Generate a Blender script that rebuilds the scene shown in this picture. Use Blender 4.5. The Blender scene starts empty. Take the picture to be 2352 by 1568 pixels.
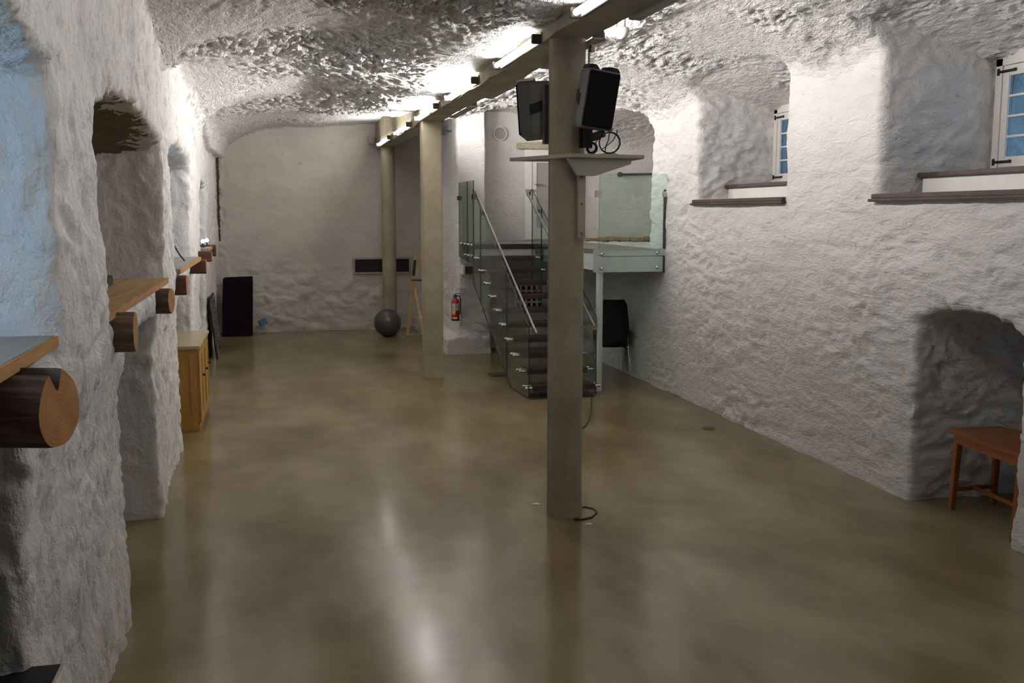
import bpy, bmesh, math, random
import numpy as np
from mathutils import Vector, Matrix
random.seed(7)
S = bpy.context.scene
COL = S.collection

# ------------------------------------------------------------------ camera
F_PX, CXP, CYP = 2287.0, 1176.0, 784.0
VPX, VPY, EYE = 632.0, 490.0, 2.35
cam_data = bpy.data.cameras.new('camera')
cam_data.sensor_width = 36.0
cam_data.lens = F_PX * 36.0 / 2352.0
cam_data.clip_start = 0.05
cam = bpy.data.objects.new('camera', cam_data)
COL.objects.link(cam)
_y = Vector((VPX - CXP, CYP - VPY, -F_PX)).normalized()
_z = Vector((0, F_PX, CYP - VPY)).normalized()
_x = _y.cross(_z)
cam.matrix_world = Matrix.Translation((0, 0, EYE)) @ Matrix((_x, _y, _z)).to_4x4()
S.camera = cam

# ------------------------------------------------------------------ world and view
wd = bpy.data.worlds.new('evening_sky')
S.world = wd
wd.use_nodes = True
_bg = wd.node_tree.nodes['Background']
_bg.inputs[0].default_value = (0.48, 0.72, 1.0, 1)
_bg.inputs[1].default_value = 10.0
wd.cycles.sampling_method = 'NONE'
S.view_settings.view_transform = 'Standard'
S.view_settings.look = 'None'
S.view_settings.exposure = 0.35
S.view_settings.gamma = 1.0
S.view_settings.use_curve_mapping = False
S.cycles.max_bounces = 5
S.cycles.diffuse_bounces = 3
S.cycles.glossy_bounces = 2
S.cycles.transparent_max_bounces = 16
S.cycles.caustics_reflective = False
S.cycles.caustics_refractive = False
S.cycles.sample_clamp_indirect = 6.0

LAMP_COL = (1.0, 0.945, 0.905)
# (y0, y1, watts) of the strip lights along each side of the beam
LEFT_LAMPS = [(2.55, 4.05, 22), (5.0, 6.5, 8), (7.48, 8.92, 11), (9.89, 11.55, 64), (12.34, 14.1, 68), (14.95, 16.75, 26), (17.54, 19.5, 16)]
RIGHT_LAMPS = [(2.5, 3.95, 24), (4.9, 6.4, 45), (7.15, 8.68, 85), (9.58, 11.02, 90), (11.92, 13.35, 95), (14.3, 15.8, 115)]

# ------------------------------------------------------------------ node material helpers
def new_mat(name):
    m = bpy.data.materials.new(name)
    m.use_nodes = True
    nt = m.node_tree
    return m, nt, nt.nodes['Principled BSDF']

def nd(nt, t, **kw):
    n = nt.nodes.new(t)
    for k, v in kw.items():
        if k in n.inputs.keys() if isinstance(k, str) else False:
            n.inputs[k].default_value = v
        else:
            setattr(n, k, v)
    return n

def ramp(nt, stops):
    r = nt.nodes.new('ShaderNodeValToRGB')
    e = r.color_ramp.elements
    while len(e) < len(stops):
        e.new(0.5)
    for i, (p, c) in enumerate(stops):
        e[i].position = p
        e[i].color = (c[0], c[1], c[2], 1) if hasattr(c, '__len__') else (c, c, c, 1)
    return r

def coords(nt, scale=(1, 1, 1), obj=True):
    tc = nt.nodes.new('ShaderNodeTexCoord')
    mp = nt.nodes.new('ShaderNodeMapping')
    mp.inputs['Scale'].default_value = scale
    nt.links.new(tc.outputs['Object' if obj else 'Generated'], mp.inputs['Vector'])
    return mp.outputs['Vector']

def noise(nt, vec, scale, detail=4, rough=0.55, dist=0.0):
    n = nt.nodes.new('ShaderNodeTexNoise')
    n.inputs['Scale'].default_value = scale
    n.inputs['Detail'].default_value = detail
    n.inputs['Roughness'].default_value = rough
    n.inputs['Distortion'].default_value = dist
    nt.links.new(vec, n.inputs['Vector'])
    return n.outputs['Fac']

def bump(nt, b, h, strength, dist):
    n = nt.nodes.new('ShaderNodeBump')
    n.inputs['Strength'].default_value = strength
    n.inputs['Distance'].default_value = dist
    nt.links.new(h, n.inputs['Height'])
    nt.links.new(n.outputs[0], b.inputs['Normal'])
    return n

def mixc(nt, fac, a, b, mode='MIX'):
    n = nt.nodes.new('ShaderNodeMix')
    n.data_type = 'RGBA'
    n.blend_type = mode
    for sock, v in ((n.inputs[0], fac), (n.inputs[6], a), (n.inputs[7], b)):
        if isinstance(v, bpy.types.NodeSocket):
            nt.links.new(v, sock)
        elif hasattr(v, '__len__'):
            sock.default_value = (*v[:3], 1)
        else:
            sock.default_value = v
    return n.outputs[2]

def plain(name, col, rough=0.5, metal=0.0, var=0.12, nscale=8.0, bmp=0.0, bscale=60.0, spec=None):
    m, nt, b = new_mat(name)
    v = coords(nt)
    n = noise(nt, v, nscale, 4)
    r = ramp(nt, [(0.3, tuple(c * (1 - var) for c in col)), (0.7, tuple(min(1, c * (1 + var)) for c in col))])
    nt.links.new(n, r.inputs[0])
    nt.links.new(r.outputs[0], b.inputs['Base Color'])
    b.inputs['Roughness'].default_value = rough
    b.inputs['Metallic'].default_value = metal
    if spec is not None:
        b.inputs['Specular IOR Level'].default_value = spec
    if bmp:
        bump(nt, b, noise(nt, v, bscale, 3), bmp, 0.003)
    return m

def whitewash(name, col, stretch, dirt, bstr, fine, freq=6.0, bdist=0.06):
    m, nt, b = new_mat(name)
    v = coords(nt, stretch)
    n1 = noise(nt, v, 1.6, 2, 0.6)
    r1 = ramp(nt, [(0.28, tuple(c * (1 - dirt) for c in col)), (0.62, col)])
    nt.links.new(n1, r1.inputs[0])
    n2 = noise(nt, v, 9.0, 4, 0.78)
    r2 = ramp(nt, [(0.24, (0.42, 0.37, 0.29)), (0.40, (1, 1, 1))])
    nt.links.new(n2, r2.inputs[0])
    c = mixc(nt, 0.7, r1.outputs[0], r2.outputs[0], 'MULTIPLY')
    nt.links.new(c, b.inputs['Base Color'])
    b.inputs['Roughness'].default_value = 0.62
    b.inputs['Specular IOR Level'].default_value = 0.35
    h1 = noise(nt, v, freq, 5, 0.62, 0.35)
    rd = nt.nodes.new('ShaderNodeMath'); rd.operation = 'PINGPONG'     # folded noise gives flaky ridges
    rd.inputs[1].default_value = 0.17
    nt.links.new(h1, rd.inputs[0])
    h2 = noise(nt, v, 30.0, 3, 0.65)
    add = nt.nodes.new('ShaderNodeMath'); add.operation = 'MULTIPLY_ADD'
    add.inputs[1].default_value = fine
    nt.links.new(h2, add.inputs[0]); nt.links.new(rd.outputs[0], add.inputs[2])
    bump(nt, b, add.outputs[0], bstr, bdist)
    return m

def wood(name, c1, c2, scale=(1, 1, 1), rough=0.5, bmp=0.25, wscale=6.0):
    m, nt, b = new_mat(name)
    v = coords(nt, scale)
    w = nt.nodes.new('ShaderNodeTexWave')
    w.wave_type = 'BANDS'; w.bands_direction = 'DIAGONAL'
    w.inputs['Scale'].default_value = wscale
    w.inputs['Distortion'].default_value = 5.0
    w.inputs['Detail'].default_value = 4.0
    w.inputs['Detail Scale'].default_value = 1.5
    nt.links.new(v, w.inputs['Vector'])
    n = noise(nt, v, 5.0, 6, 0.6)
    c = mixc(nt, 0.6, w.outputs['Fac'], n)
    r = ramp(nt, [(0.25, c1), (0.75, c2)])
    nt.links.new(c, r.inputs[0])
    nt.links.new(r.outputs[0], b.inputs['Base Color'])
    b.inputs['Roughness'].default_value = rough
    bump(nt, b, w.outputs['Fac'], bmp, 0.004)
    return m

def streak(name, stops, scale, bs=0.6):
    m, nt, b = new_mat(name)
    v = coords(nt, scale)
    n = noise(nt, v, 3.0, 6, 0.6, 0.3)
    r = ramp(nt, stops)
    nt.links.new(n, r.inputs[0])
    nt.links.new(r.outputs[0], b.inputs['Base Color'])
    b.inputs['Roughness'].default_value = 0.7
    bump(nt, b, n, bs, 0.01)
    return m

M = {}
M['wall'] = whitewash('whitewashed_rubble', (0.745, 0.725, 0.705), (1.0, 0.55, 1.7), 0.10, 0.75, 0.22, 6.5, 0.07)
M['wall_left'] = whitewash('whitewashed_rough_render', (0.745, 0.73, 0.71), (1.1, 1.5, 0.9), 0.10, 0.60, 0.30)
M['vault'] = whitewash('whitewashed_vault_stone', (0.765, 0.75, 0.725), (1.5, 0.8, 1.5), 0.08, 1.0, 0.30, 7.5, 0.12)
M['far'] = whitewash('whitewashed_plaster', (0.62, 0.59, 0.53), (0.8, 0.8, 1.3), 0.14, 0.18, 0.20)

# raw concrete
def concrete(name, lo, hi):
    m, nt, b = new_mat(name)
    v = coords(nt)
    n = noise(nt, v, 1.7, 6, 0.65)
    r = ramp(nt, [(0.3, lo), (0.55, tuple((a + c) / 2 for a, c in zip(lo, hi))), (0.75, hi)])
    nt.links.new(n, r.inputs[0])
    n2 = noise(nt, v, 26.0, 5, 0.6)
    r2 = ramp(nt, [(0.2, 0.62), (0.36, 1.0)])
    nt.links.new(n2, r2.inputs[0])
    c = mixc(nt, 0.6, r.outputs[0], r2.outputs[0], 'MULTIPLY')
    nt.links.new(c, b.inputs['Base Color'])
    b.inputs['Roughness'].default_value = 0.75
    bump(nt, b, noise(nt, v, 40.0, 4), 0.15, 0.006)
    return m
M['concrete'] = concrete('cast_concrete', (0.24, 0.20, 0.13), (0.42, 0.375, 0.28))
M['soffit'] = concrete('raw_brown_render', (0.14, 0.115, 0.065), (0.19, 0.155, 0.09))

# polished floor
def floor_mat():
    m, nt, b = new_mat('polished_concrete_floor')
    v = coords(nt, (1.0, 0.55, 1.0))
    n = noise(nt, v, 1.1, 4, 0.55, 0.1)
    r = ramp(nt, [(0.30, (0.150, 0.107, 0.045)), (0.48, (0.225, 0.174, 0.086)), (0.70, (0.330, 0.275, 0.165))])
    nt.links.new(n, r.inputs[0])
    n2 = noise(nt, v, 4.5, 3, 0.5)
    r2 = ramp(nt, [(0.30, 0.86), (0.55, 1.0)])
    nt.links.new(n2, r2.inputs[0])
    c = mixc(nt, 0.8, r.outputs[0], r2.outputs[0], 'MULTIPLY')
    nt.links.new(c, b.inputs['Base Color'])
    n3 = noise(nt, v, 1.6, 3, 0.55)
    r3 = ramp(nt, [(0.3, 0.278), (0.7, 0.300)])
    nt.links.new(n3, r3.inputs[0])
    nt.links.new(r3.outputs[0], b.inputs['Roughness'])
    b.inputs['IOR'].default_value = 1.5
    b.inputs['Anisotropic'].default_value = 0.78      # trowelled lengthwise
    tg = nt.nodes.new('ShaderNodeTangent')
    tg.direction_type = 'UV_MAP'; tg.uv_map = 'trowel'
    nt.links.new(tg.outputs[0], b.inputs['Tangent'])
    # a sharper wax polish over the trowelled surface
    p2 = nt.nodes.new('ShaderNodeBsdfPrincipled')
    nt.links.new(c, p2.inputs['Base Color'])
    r4 = ramp(nt, [(0.3, 0.13), (0.7, 0.21)])
    nt.links.new(n3, r4.inputs[0]); nt.links.new(r4.outputs[0], p2.inputs['Roughness'])
    mx = nt.nodes.new('ShaderNodeMixShader')
    mx.inputs[0].default_value = 0.66
    nt.links.new(b.outputs[0], mx.inputs[1]); nt.links.new(p2.outputs[0], mx.inputs[2])
    nt.links.new(mx.outputs[0], nt.nodes['Material Output'].inputs['Surface'])
    return m
M['floor'] = floor_mat()

M['white_paint'] = plain('white_paint', (0.78, 0.75, 0.70), 0.45, var=0.04)
M['white_steel'] = plain('white_painted_steel', (0.66, 0.70, 0.68), 0.4, var=0.04)
M['dark_sill'] = plain('dark_stained_sill', (0.055, 0.026, 0.018), 0.5, var=0.35, nscale=12, bmp=0.3)
M['black_iron'] = plain('black_iron', (0.012, 0.010, 0.010), 0.55)
M['black_plastic'] = plain('black_plastic', (0.014, 0.012, 0.014), 0.5, var=0.2, spec=0.2)
M['grille_cloth'] = plain('black_grille', (0.007, 0.005, 0.008), 0.75, var=0.3, nscale=120, bmp=0.4, bscale=300, spec=0.08)
M['grey_plastic'] = plain('charcoal_plastic', (0.12, 0.118, 0.112), 0.45, var=0.1)
M['black_foam'] = plain('black_foam', (0.010, 0.006, 0.011), 0.85, var=0.25, bmp=0.3, bscale=90, spec=0.05)
M['chrome'] = plain('chrome', (0.72, 0.72, 0.72), 0.15, 1.0, var=0.02)
M['steel'] = plain('brushed_steel', (0.50, 0.49, 0.46), 0.32, 1.0, var=0.08, nscale=30)
M['dark_steel'] = plain('dark_steel', (0.10, 0.095, 0.09), 0.4, 0.8, var=0.1)
M['bronze'] = plain('bronze_clamp', (0.30, 0.24, 0.17), 0.4, 0.7, var=0.08)
M['lamp_grey'] = plain('lamp_housing_grey', (0.30, 0.28, 0.25), 0.5, 0.3, var=0.08)
M['lamp_dark'] = plain('lamp_bracket_dark', (0.05, 0.043, 0.035), 0.55, 0.3)
M['ball'] = plain('grey_vinyl', (0.060, 0.053, 0.048), 0.30, var=0.06, nscale=5)
M['red'] = plain('red_enamel', (0.33, 0.008, 0.010), 0.25, var=0.06)
M['paper'] = plain('label_paper', (0.70, 0.68, 0.62), 0.6, var=0.03)
M['ink'] = plain('label_ink', (0.10, 0.08, 0.08), 0.6)
M['yellow_tag'] = plain('yellow_tag', (0.75, 0.38, 0.02), 0.5)
M['blue_box'] = plain('blue_card', (0.06, 0.20, 0.34), 0.6, var=0.06)
M['shelf_board'] = plain('beige_painted_board', (0.42, 0.38, 0.29), 0.55, var=0.05)
M['rubber'] = plain('black_rubber', (0.012, 0.011, 0.010), 0.6)
M['vent_dark'] = plain('vent_dark', (0.030, 0.022, 0.026), 0.7, var=0.2)
M['vent_frame'] = plain('vent_frame_grey', (0.36, 0.34, 0.31), 0.5, var=0.05)
M['tread'] = wood('dark_stained_tread', (0.020, 0.009, 0.009), (0.050, 0.024, 0.020), (0.7, 6, 6), 0.35, 0.1)
M['landing_top'] = plain('landing_slate', (0.17, 0.165, 0.14), 0.35, var=0.2, nscale=3)
M['plank_warm'] = streak('warm_pine_plank', [(0.3, (0.30, 0.17, 0.062)), (0.7, (0.50, 0.32, 0.14))], (7, 0.7, 7), 0.15)
M['plank_grey'] = streak('weathered_grey_plank', [(0.3, (0.20, 0.185, 0.165)), (0.7, (0.33, 0.31, 0.28))], (7, 0.7, 7), 0.15)
M['plank_edge'] = streak('sawn_plank_edge', [(0.3, (0.34, 0.16, 0.045)), (0.7, (0.50, 0.26, 0.085))], (4, 1.0, 10), 0.2)
M['bark'] = streak('weathered_log_side', [(0.30, (0.050, 0.025, 0.016)), (0.5, (0.125, 0.072, 0.048)), (0.66, (0.27, 0.19, 0.135))], (0.8, 7, 7))
M['timber_side'] = streak('dark_timber_side', [(0.3, (0.055, 0.021, 0.012)), (0.7, (0.105, 0.045, 0.026))], (0.8, 6, 6))
M['oak'] = wood('yellow_oak', (0.36, 0.185, 0.035), (0.50, 0.29, 0.075), (5, 5, 0.7), 0.38, 0.08)
M['oak_top'] = wood('pale_waxed_oak', (0.40, 0.33, 0.20), (0.48, 0.40, 0.26), (4, 0.7, 4), 0.3, 0.05)
M['stool'] = wood('reddish_chair_wood', (0.20, 0.050, 0.010), (0.31, 0.095, 0.020), (0.9, 4, 4), 0.34, 0.06)
M['easel'] = wood('pale_easel_beech', (0.42, 0.26, 0.10), (0.56, 0.38, 0.17), (5, 5, 0.7), 0.5, 0.05)
M['lintel'] = wood('weathered_lintel', (0.30, 0.24, 0.16), (0.52, 0.46, 0.36), (0.8, 4, 5), 0.75, 0.5)
M['stone_step'] = plain('brown_rubble_stone', (0.32, 0.22, 0.115), 0.8, var=0.45, nscale=9, bmp=0.6, bscale=25)

def log_end_mat():
    m, nt, b = new_mat('sawn_log_end')
    v = coords(nt)
    w = nt.nodes.new('ShaderNodeTexWave')
    w.wave_type = 'RINGS'; w.rings_direction = 'X'
    w.inputs['Scale'].default_value = 22.0
    w.inputs['Distortion'].default_value = 2.5
    w.inputs['Detail'].default_value = 3.0
    nt.links.new(v, w.inputs['Vector'])
    n = noise(nt, v, 9.0, 4)
    c = mixc(nt, 0.82, w.outputs['Fac'], n)
    r = ramp(nt, [(0.25, (0.27, 0.115, 0.030)), (0.75, (0.50, 0.26, 0.085))])
    nt.links.new(c, r.inputs[0])
    nt.links.new(r.outputs[0], b.inputs['Base Color'])
    b.inputs['Roughness'].default_value = 0.6
    return m
M['log_end'] = log_end_mat()

def art_mat():
    m, nt, b = new_mat('charcoal_drawing')
    v = coords(nt, (6, 2, 5))
    n = noise(nt, v, 2.4, 6, 0.7, 1.5)
    r = ramp(nt, [(0.40, (0.020, 0.016, 0.016)), (0.52, (0.10, 0.09, 0.08)), (0.62, (0.36, 0.33, 0.29))])
    nt.links.new(n, r.inputs[0])
    nt.links.new(r.outputs[0], b.inputs['Base Color'])
    b.inputs['Roughness'].default_value = 0.9
    b.inputs['Specular IOR Level'].default_value = 0.1
    return m
M['art'] = art_mat()

def glass_mat(name, tint, refl=1.0, rough=0.02):
    m = bpy.data.materials.new(name)
    m.use_nodes = True
    nt = m.node_tree
    nt.nodes.remove(nt.nodes['Principled BSDF'])
    out = nt.nodes['Material Output']
    tr = nt.nodes.new('ShaderNodeBsdfTransparent')
    n = noise(nt, coords(nt), 1.3, 2)
    r = ramp(nt, [(0.3, tuple(c * 0.985 for c in tint)), (0.7, tint)])
    nt.links.new(n, r.inputs[0])
    nt.links.new(r.outputs[0], tr.inputs[0])
    gl = nt.nodes.new('ShaderNodeBsdfGlossy')
    gl.inputs['Roughness'].default_value = rough
    fr = nt.nodes.new('ShaderNodeFresnel')
    geo = nt.nodes.new('ShaderNodeNewGeometry')
    ior = nt.nodes.new('ShaderNodeMapRange')      # thin sheet: same reflectance from both faces
    ior.inputs['To Min'].default_value = 1.45
    ior.inputs['To Max'].default_value = 1 / 1.45
    nt.links.new(geo.outputs['Backfacing'], ior.inputs['Value'])
    nt.links.new(ior.outputs[0], fr.inputs['IOR'])
    mu = nt.nodes.new('ShaderNodeMath'); mu.operation = 'MULTIPLY'
    mu.inputs[1].default_value = refl
    nt.links.new(fr.outputs[0], mu.inputs[0])
    mx = nt.nodes.new('ShaderNodeMixShader')
    nt.links.new(mu.outputs[0], mx.inputs[0])
    nt.links.new(tr.outputs[0], mx.inputs[1])
    nt.links.new(gl.outputs[0], mx.inputs[2])
    nt.links.new(mx.outputs[0], out.inputs['Surface'])
    return m
M['glass'] = glass_mat('green_tinted_glass', (0.865, 0.945, 0.915))
M['fascia_glass'] = plain('back_painted_pale_glass', (0.46, 0.56, 0.52), 0.12, var=0.03)
M['glass_edge'] = plain('glass_edge_dark_green', (0.016, 0.030, 0.026), 0.2, var=0.1)
M['pane_dimmed'] = glass_mat('sky_dimming_window_glass', (0.265, 0.305, 0.33), 0.7)  # tint added to dim the bright sky seen through the right windows
M['pane_clear'] = glass_mat('clear_window_glass', (0.95, 0.96, 0.97), 0.6)

def emit_mat(name, col, st):
    m = bpy.data.materials.new(name)
    m.use_nodes = True
    nt = m.node_tree
    nt.nodes.remove(nt.nodes['Principled BSDF'])
    e = nt.nodes.new('ShaderNodeEmission')
    e.inputs[0].default_value = (*col, 1)
    e.inputs[1].default_value = st
    nt.links.new(e.outputs[0], nt.nodes['Material Output'].inputs['Surface'])
    return m
M['tube'] = emit_mat('lit_bare_fluorescent_tube', (1.0, 0.95, 0.91), 22.0)
M['tube_dim'] = emit_mat('dimmer_fluorescent_tube', (1.0, 0.95, 0.91), 7.0)
M['tube_shaded'] = emit_mat('lit_shaded_fluorescent_tube', (1.0, 0.95, 0.91), 12.0)
M['bulb'] = emit_mat('small_lit_bulb', (0.9, 0.97, 1.0), 6.0)

# ------------------------------------------------------------------ numpy noise
def _hash(ix, iy, iz, s):
    h = (ix.astype(np.int64) * 374761393 + iy.astype(np.int64) * 668265263 + iz.astype(np.int64) * 2147483647 + s * 1274126177) & 0xffffffff
    h = ((h ^ (h >> 13)) * 1274126177) & 0xffffffff
    h = ((h ^ (h >> 16)) * 2246822519) & 0xffffffff
    return h ^ (h >> 15)

_G = np.array([(1,1,0),(-1,1,0),(1,-1,0),(-1,-1,0),(1,0,1),(-1,0,1),(1,0,-1),(-1,0,-1),(0,1,1),(0,-1,1),(0,1,-1),(0,-1,-1)], dtype=np.float32)

def perlin(p, s=0):
    i = np.floor(p).astype(np.int64)
    f = (p - i).astype(np.float32)
    u = f * f * f * (f * (f * 6 - 15) + 10)
    out = np.zeros(len(p), np.float32)
    for dx in (0, 1):
        for dy in (0, 1):
            for dz in (0, 1):
                g = _G[_hash(i[:, 0] + dx, i[:, 1] + dy, i[:, 2] + dz, s) % 12]
                d = g[:, 0] * (f[:, 0] - dx) + g[:, 1] * (f[:, 1] - dy) + g[:, 2] * (f[:, 2] - dz)
                w = (u[:, 0] if dx else 1 - u[:, 0]) * (u[:, 1] if dy else 1 - u[:, 1]) * (u[:, 2] if dz else 1 - u[:, 2])
                out += w * d
    return out

def fbm(p, octv=4, s=0, gain=0.5):
    o = np.zeros(len(p), np.float32); a = 1.0
    for k in range(octv):
        o += a * perlin(p * (2.03 ** k) + 17.3 * k, s + k)
        a *= gain
    return o

def ridged(p, octv=4, s=0):
    o = np.zeros(len(p), np.float32); a = 1.0
    for k in range(octv):
        o += a * (1 - 2 * np.abs(perlin(p * (2.0 ** k) + 9.1 * k, s + k)) * 1.6)
        a *= 0.5
    return o

def voronoi(p, s=0):
    i = np.floor(p).astype(np.int64)
    f = p - i
    f1 = np.full(len(p), 9.0); f2 = np.full(len(p), 9.0); idv = np.zeros(len(p))
    for dx in (-1, 0, 1):
        for dy in (-1, 0, 1):
            for dz in (-1, 0, 1):
                h = _hash(i[:, 0] + dx, i[:, 1] + dy, i[:, 2] + dz, s)
                jx = (h & 1023) / 1023.0; jy = ((h >> 10) & 1023) / 1023.0; jz = ((h >> 20) & 1023) / 1023.0
                d = np.sqrt((dx + jx - f[:, 0]) ** 2 + (dy + jy - f[:, 1]) ** 2 + (dz + jz - f[:, 2]) ** 2)
                nw = d < f1
                f2 = np.where(nw, f1, np.minimum(f2, d))
                idv = np.where(nw, ((h >> 5) & 255) / 255.0, idv)
                f1 = np.where(nw, d, f1)
    return f1, f2, idv

# ------------------------------------------------------------------ the room shell as one field, cut into walls and vault
BEAM_L, BEAM_R, BEAM_Z = 2.0, 2.30, 3.62
XR = 5.01
YFAR, YEND, YBACK = 20.35, 16.95, -1.0
def itp(y, xs, ys):
    return np.interp(y, xs, ys)
def wall_left_x(y, z):
    lo = itp(y, [0, 5, 8, 10.6, 14, 17, 20.4], [-0.85, -0.89, -0.925, -1.0, -1.07, -1.14, -1.17])
    up = lo + 0.075
    t = np.clip((z - 1.2) / 0.7, 0, 1)
    return lo + (up - lo) * t * t * (3 - 2 * t)
def spring_left(y):
    return itp(y, [-3, 2.6, 4.6, 6.6, 8.55, 10.8, 13.2, 15.1, 16.5, 20.4], [3.5, 4.0, 3.24, 4.05, 3.22, 3.86, 3.18, 3.70, 3.36, 3.42])
def spring_right(y):
    return itp(y, [-3, 4.2, 6.3, 8.45, 10.35, 12.2, 14.5, 17, 20.4], [3.5, 3.5, 4.02, 3.46, 3.95, 3.40, 3.92, 3.8, 3.8])
def vault_z(x, y):
    far = np.clip((y - 16.35) / 0.22, 0, 1); far = far * far * (3 - 2 * far)
    zm = 3.97 + far * 0.07 - 0.03 * np.clip((y - 13) / 3, 0, 1) * (1 - far)
    zb = itp(y, [-3, 13, 15.7, 16.35], [3.73, 3.73, 3.86, 3.90]) * (1 - far) + 4.13 * far
    xl = -0.95
    zl = spring_left(y)
    t = np.clip((x - xl) / 1.35, 0, 1)
    a = zl + (zm - zl) * np.sqrt(np.clip(1 - (1 - t) ** 2, 0, 1))
    u = np.clip((x - 0.3) / (BEAM_L - 0.3), 0, 1); u = u * u * (3 - 2 * u)
    left = a + (zb - zm) * u
    zr = spring_right(y)
    t2 = np.clip((XR + 0.02 - x) / 1.25, 0, 1)
    zmr = 4.08
    b = zr + (zmr - zr) * np.sqrt(np.clip(1 - (1 - t2) ** 2, 0, 1))
    zbr = 3.80 * (1 - far) + 4.13 * far
    u2 = np.clip((3.7 - x) / (3.7 - BEAM_R), 0, 1); u2 = u2 * u2 * (3 - 2 * u2)
    right = b + (zbr - zmr) * u2
    return np.where(x < 2.15, left, right)

# left niches: (y0, y1, side height, crown rise, has window)
L_UP = [(1.35, 4.12, 2.90, 0.18, 0.85), (5.12, 8.22, 2.86, 0.17, 0), (9.25, 12.25, 2.90, 0.12, 0.50), (14.45, 16.15, 2.74, 0.08, 0.40)]
L_LOW = [(0.9, 3.62), (6.0, 7.93), (10.35, 12.8), (14.9, 16.4)]
SILL_L = 1.80
NICHE_BACK = -1.86
R_UP = [(5.1, 7.64, 6.13, 3.66), (9.25, 11.43, 6.05, 3.60)]
SILL_R = 2.50

def room_field(x, y, z):
    xl = wall_left_x(y, z)
    ylim = np.where(x > 2.95, YEND, YFAR)
    f = np.minimum(vault_z(x, y) - z, x - xl)
    f = np.minimum(f, XR - x)
    f = np.minimum(f, y - YBACK)
    f = np.minimum(f, np.maximum(np.minimum(YFAR - y, 2.95 - x), YEND - y))
    # standing pier in front of the end wall
    bx = np.maximum(np.maximum(2.93 - x, x - 3.42), 16.38 - y)
    foot = np.maximum(np.maximum(2.74 - x, x - 3.50), np.maximum(16.33 - y, z - 0.35 + 0.25 * np.abs(x - 3.1)))
    f = np.minimum(f, bx)
    f = np.minimum(f, np.maximum(foot, -0.2))
    mid = np.maximum(np.maximum(2.93 - x, x - 3.50), np.maximum(16.38 - y, z - 1.35))
    f = np.minimum(f, mid)
    def arch(y0, y1, d, side, rise, drop):
        s = 0.10 * np.clip(d, 0, 2)
        c = 0.5 * (y0 + y1); hw = 0.5 * (y1 - y0) - s
        top = side + rise * (1 - np.clip((y - c) / np.maximum(hw, 0.1), -1, 1) ** 2) - drop * np.clip(d, 0, 2)
        return np.minimum(hw - np.abs(y - c), top - z)
    d = xl - x
    for (y0, y1, side, rise, win) in L_UP:
        g = np.minimum(arch(y0, y1, d, side, rise, 0.12), z - SILL_L)
        g = np.minimum(g, np.minimum(x - NICHE_BACK, -0.3 - x))
        f = np.maximum(f, g)
        if win:
            c = 0.5 * (y0 + y1)
            g = np.minimum(np.minimum(win - 0.02 - np.abs(y - c), np.minimum(z - 1.95, 2.78 - z)), -0.5 - x)
            f = np.maximum(f, g)
    for (y0, y1) in L_LOW:
        g = np.minimum(np.minimum(0.5 * (y1 - y0) - np.abs(y - 0.5 * (y0 + y1)), (1.84 if y1 < 4 else 1.64) - z), np.minimum(x - NICHE_BACK, -0.3 - x))
        f = np.maximum(f, g)
    for (y0, y1, xb, top) in R_UP:
        c = 0.5 * (y0 + y1); hw = 0.5 * (y1 - y0)
        tp = top + 0.10 * (1 - np.clip((y - c) / hw, -1, 1) ** 2) + 0.26 * np.clip(xb - x, 0, 1.1)
        g = np.minimum(np.minimum(hw - np.abs(y - c), tp - z), np.minimum(z - SILL_R, xb - x))
        g = np.minimum(g, x - 4.3)
        f = np.maximum(f, g)
        g = np.minimum(np.minimum(hw - 0.10 - np.abs(y - c), tp - 0.12 - z), np.minimum(z - 2.78, x - 4.3))
        f = np.maximum(f, g)
    # low niche with the chair
    c, hw = 6.43, 0.585
    tp = 1.50 + 0.14 * (1 - np.clip((y - c) / hw, -1, 1) ** 2)
    g = np.minimum(np.minimum(hw - np.abs(y - c), tp - z), np.minimum(6.15 - x, x - 4.3))
    f = np.maximum(f, g)
    # recess beside the stair landing
    hw3, c3 = 2.0, 14.96
    tp = 3.42 + 0.50 * np.sqrt(np.clip(1 - ((y - c3) / hw3) ** 2, 0, 1))
    g = np.minimum(np.minimum(y - 12.96, YEND - y), np.minimum(np.minimum(tp - z, z - 1.86), np.minimum(6.9 - x, x - 4.3)))
    f = np.maximum(f, g)
    return f

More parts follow.
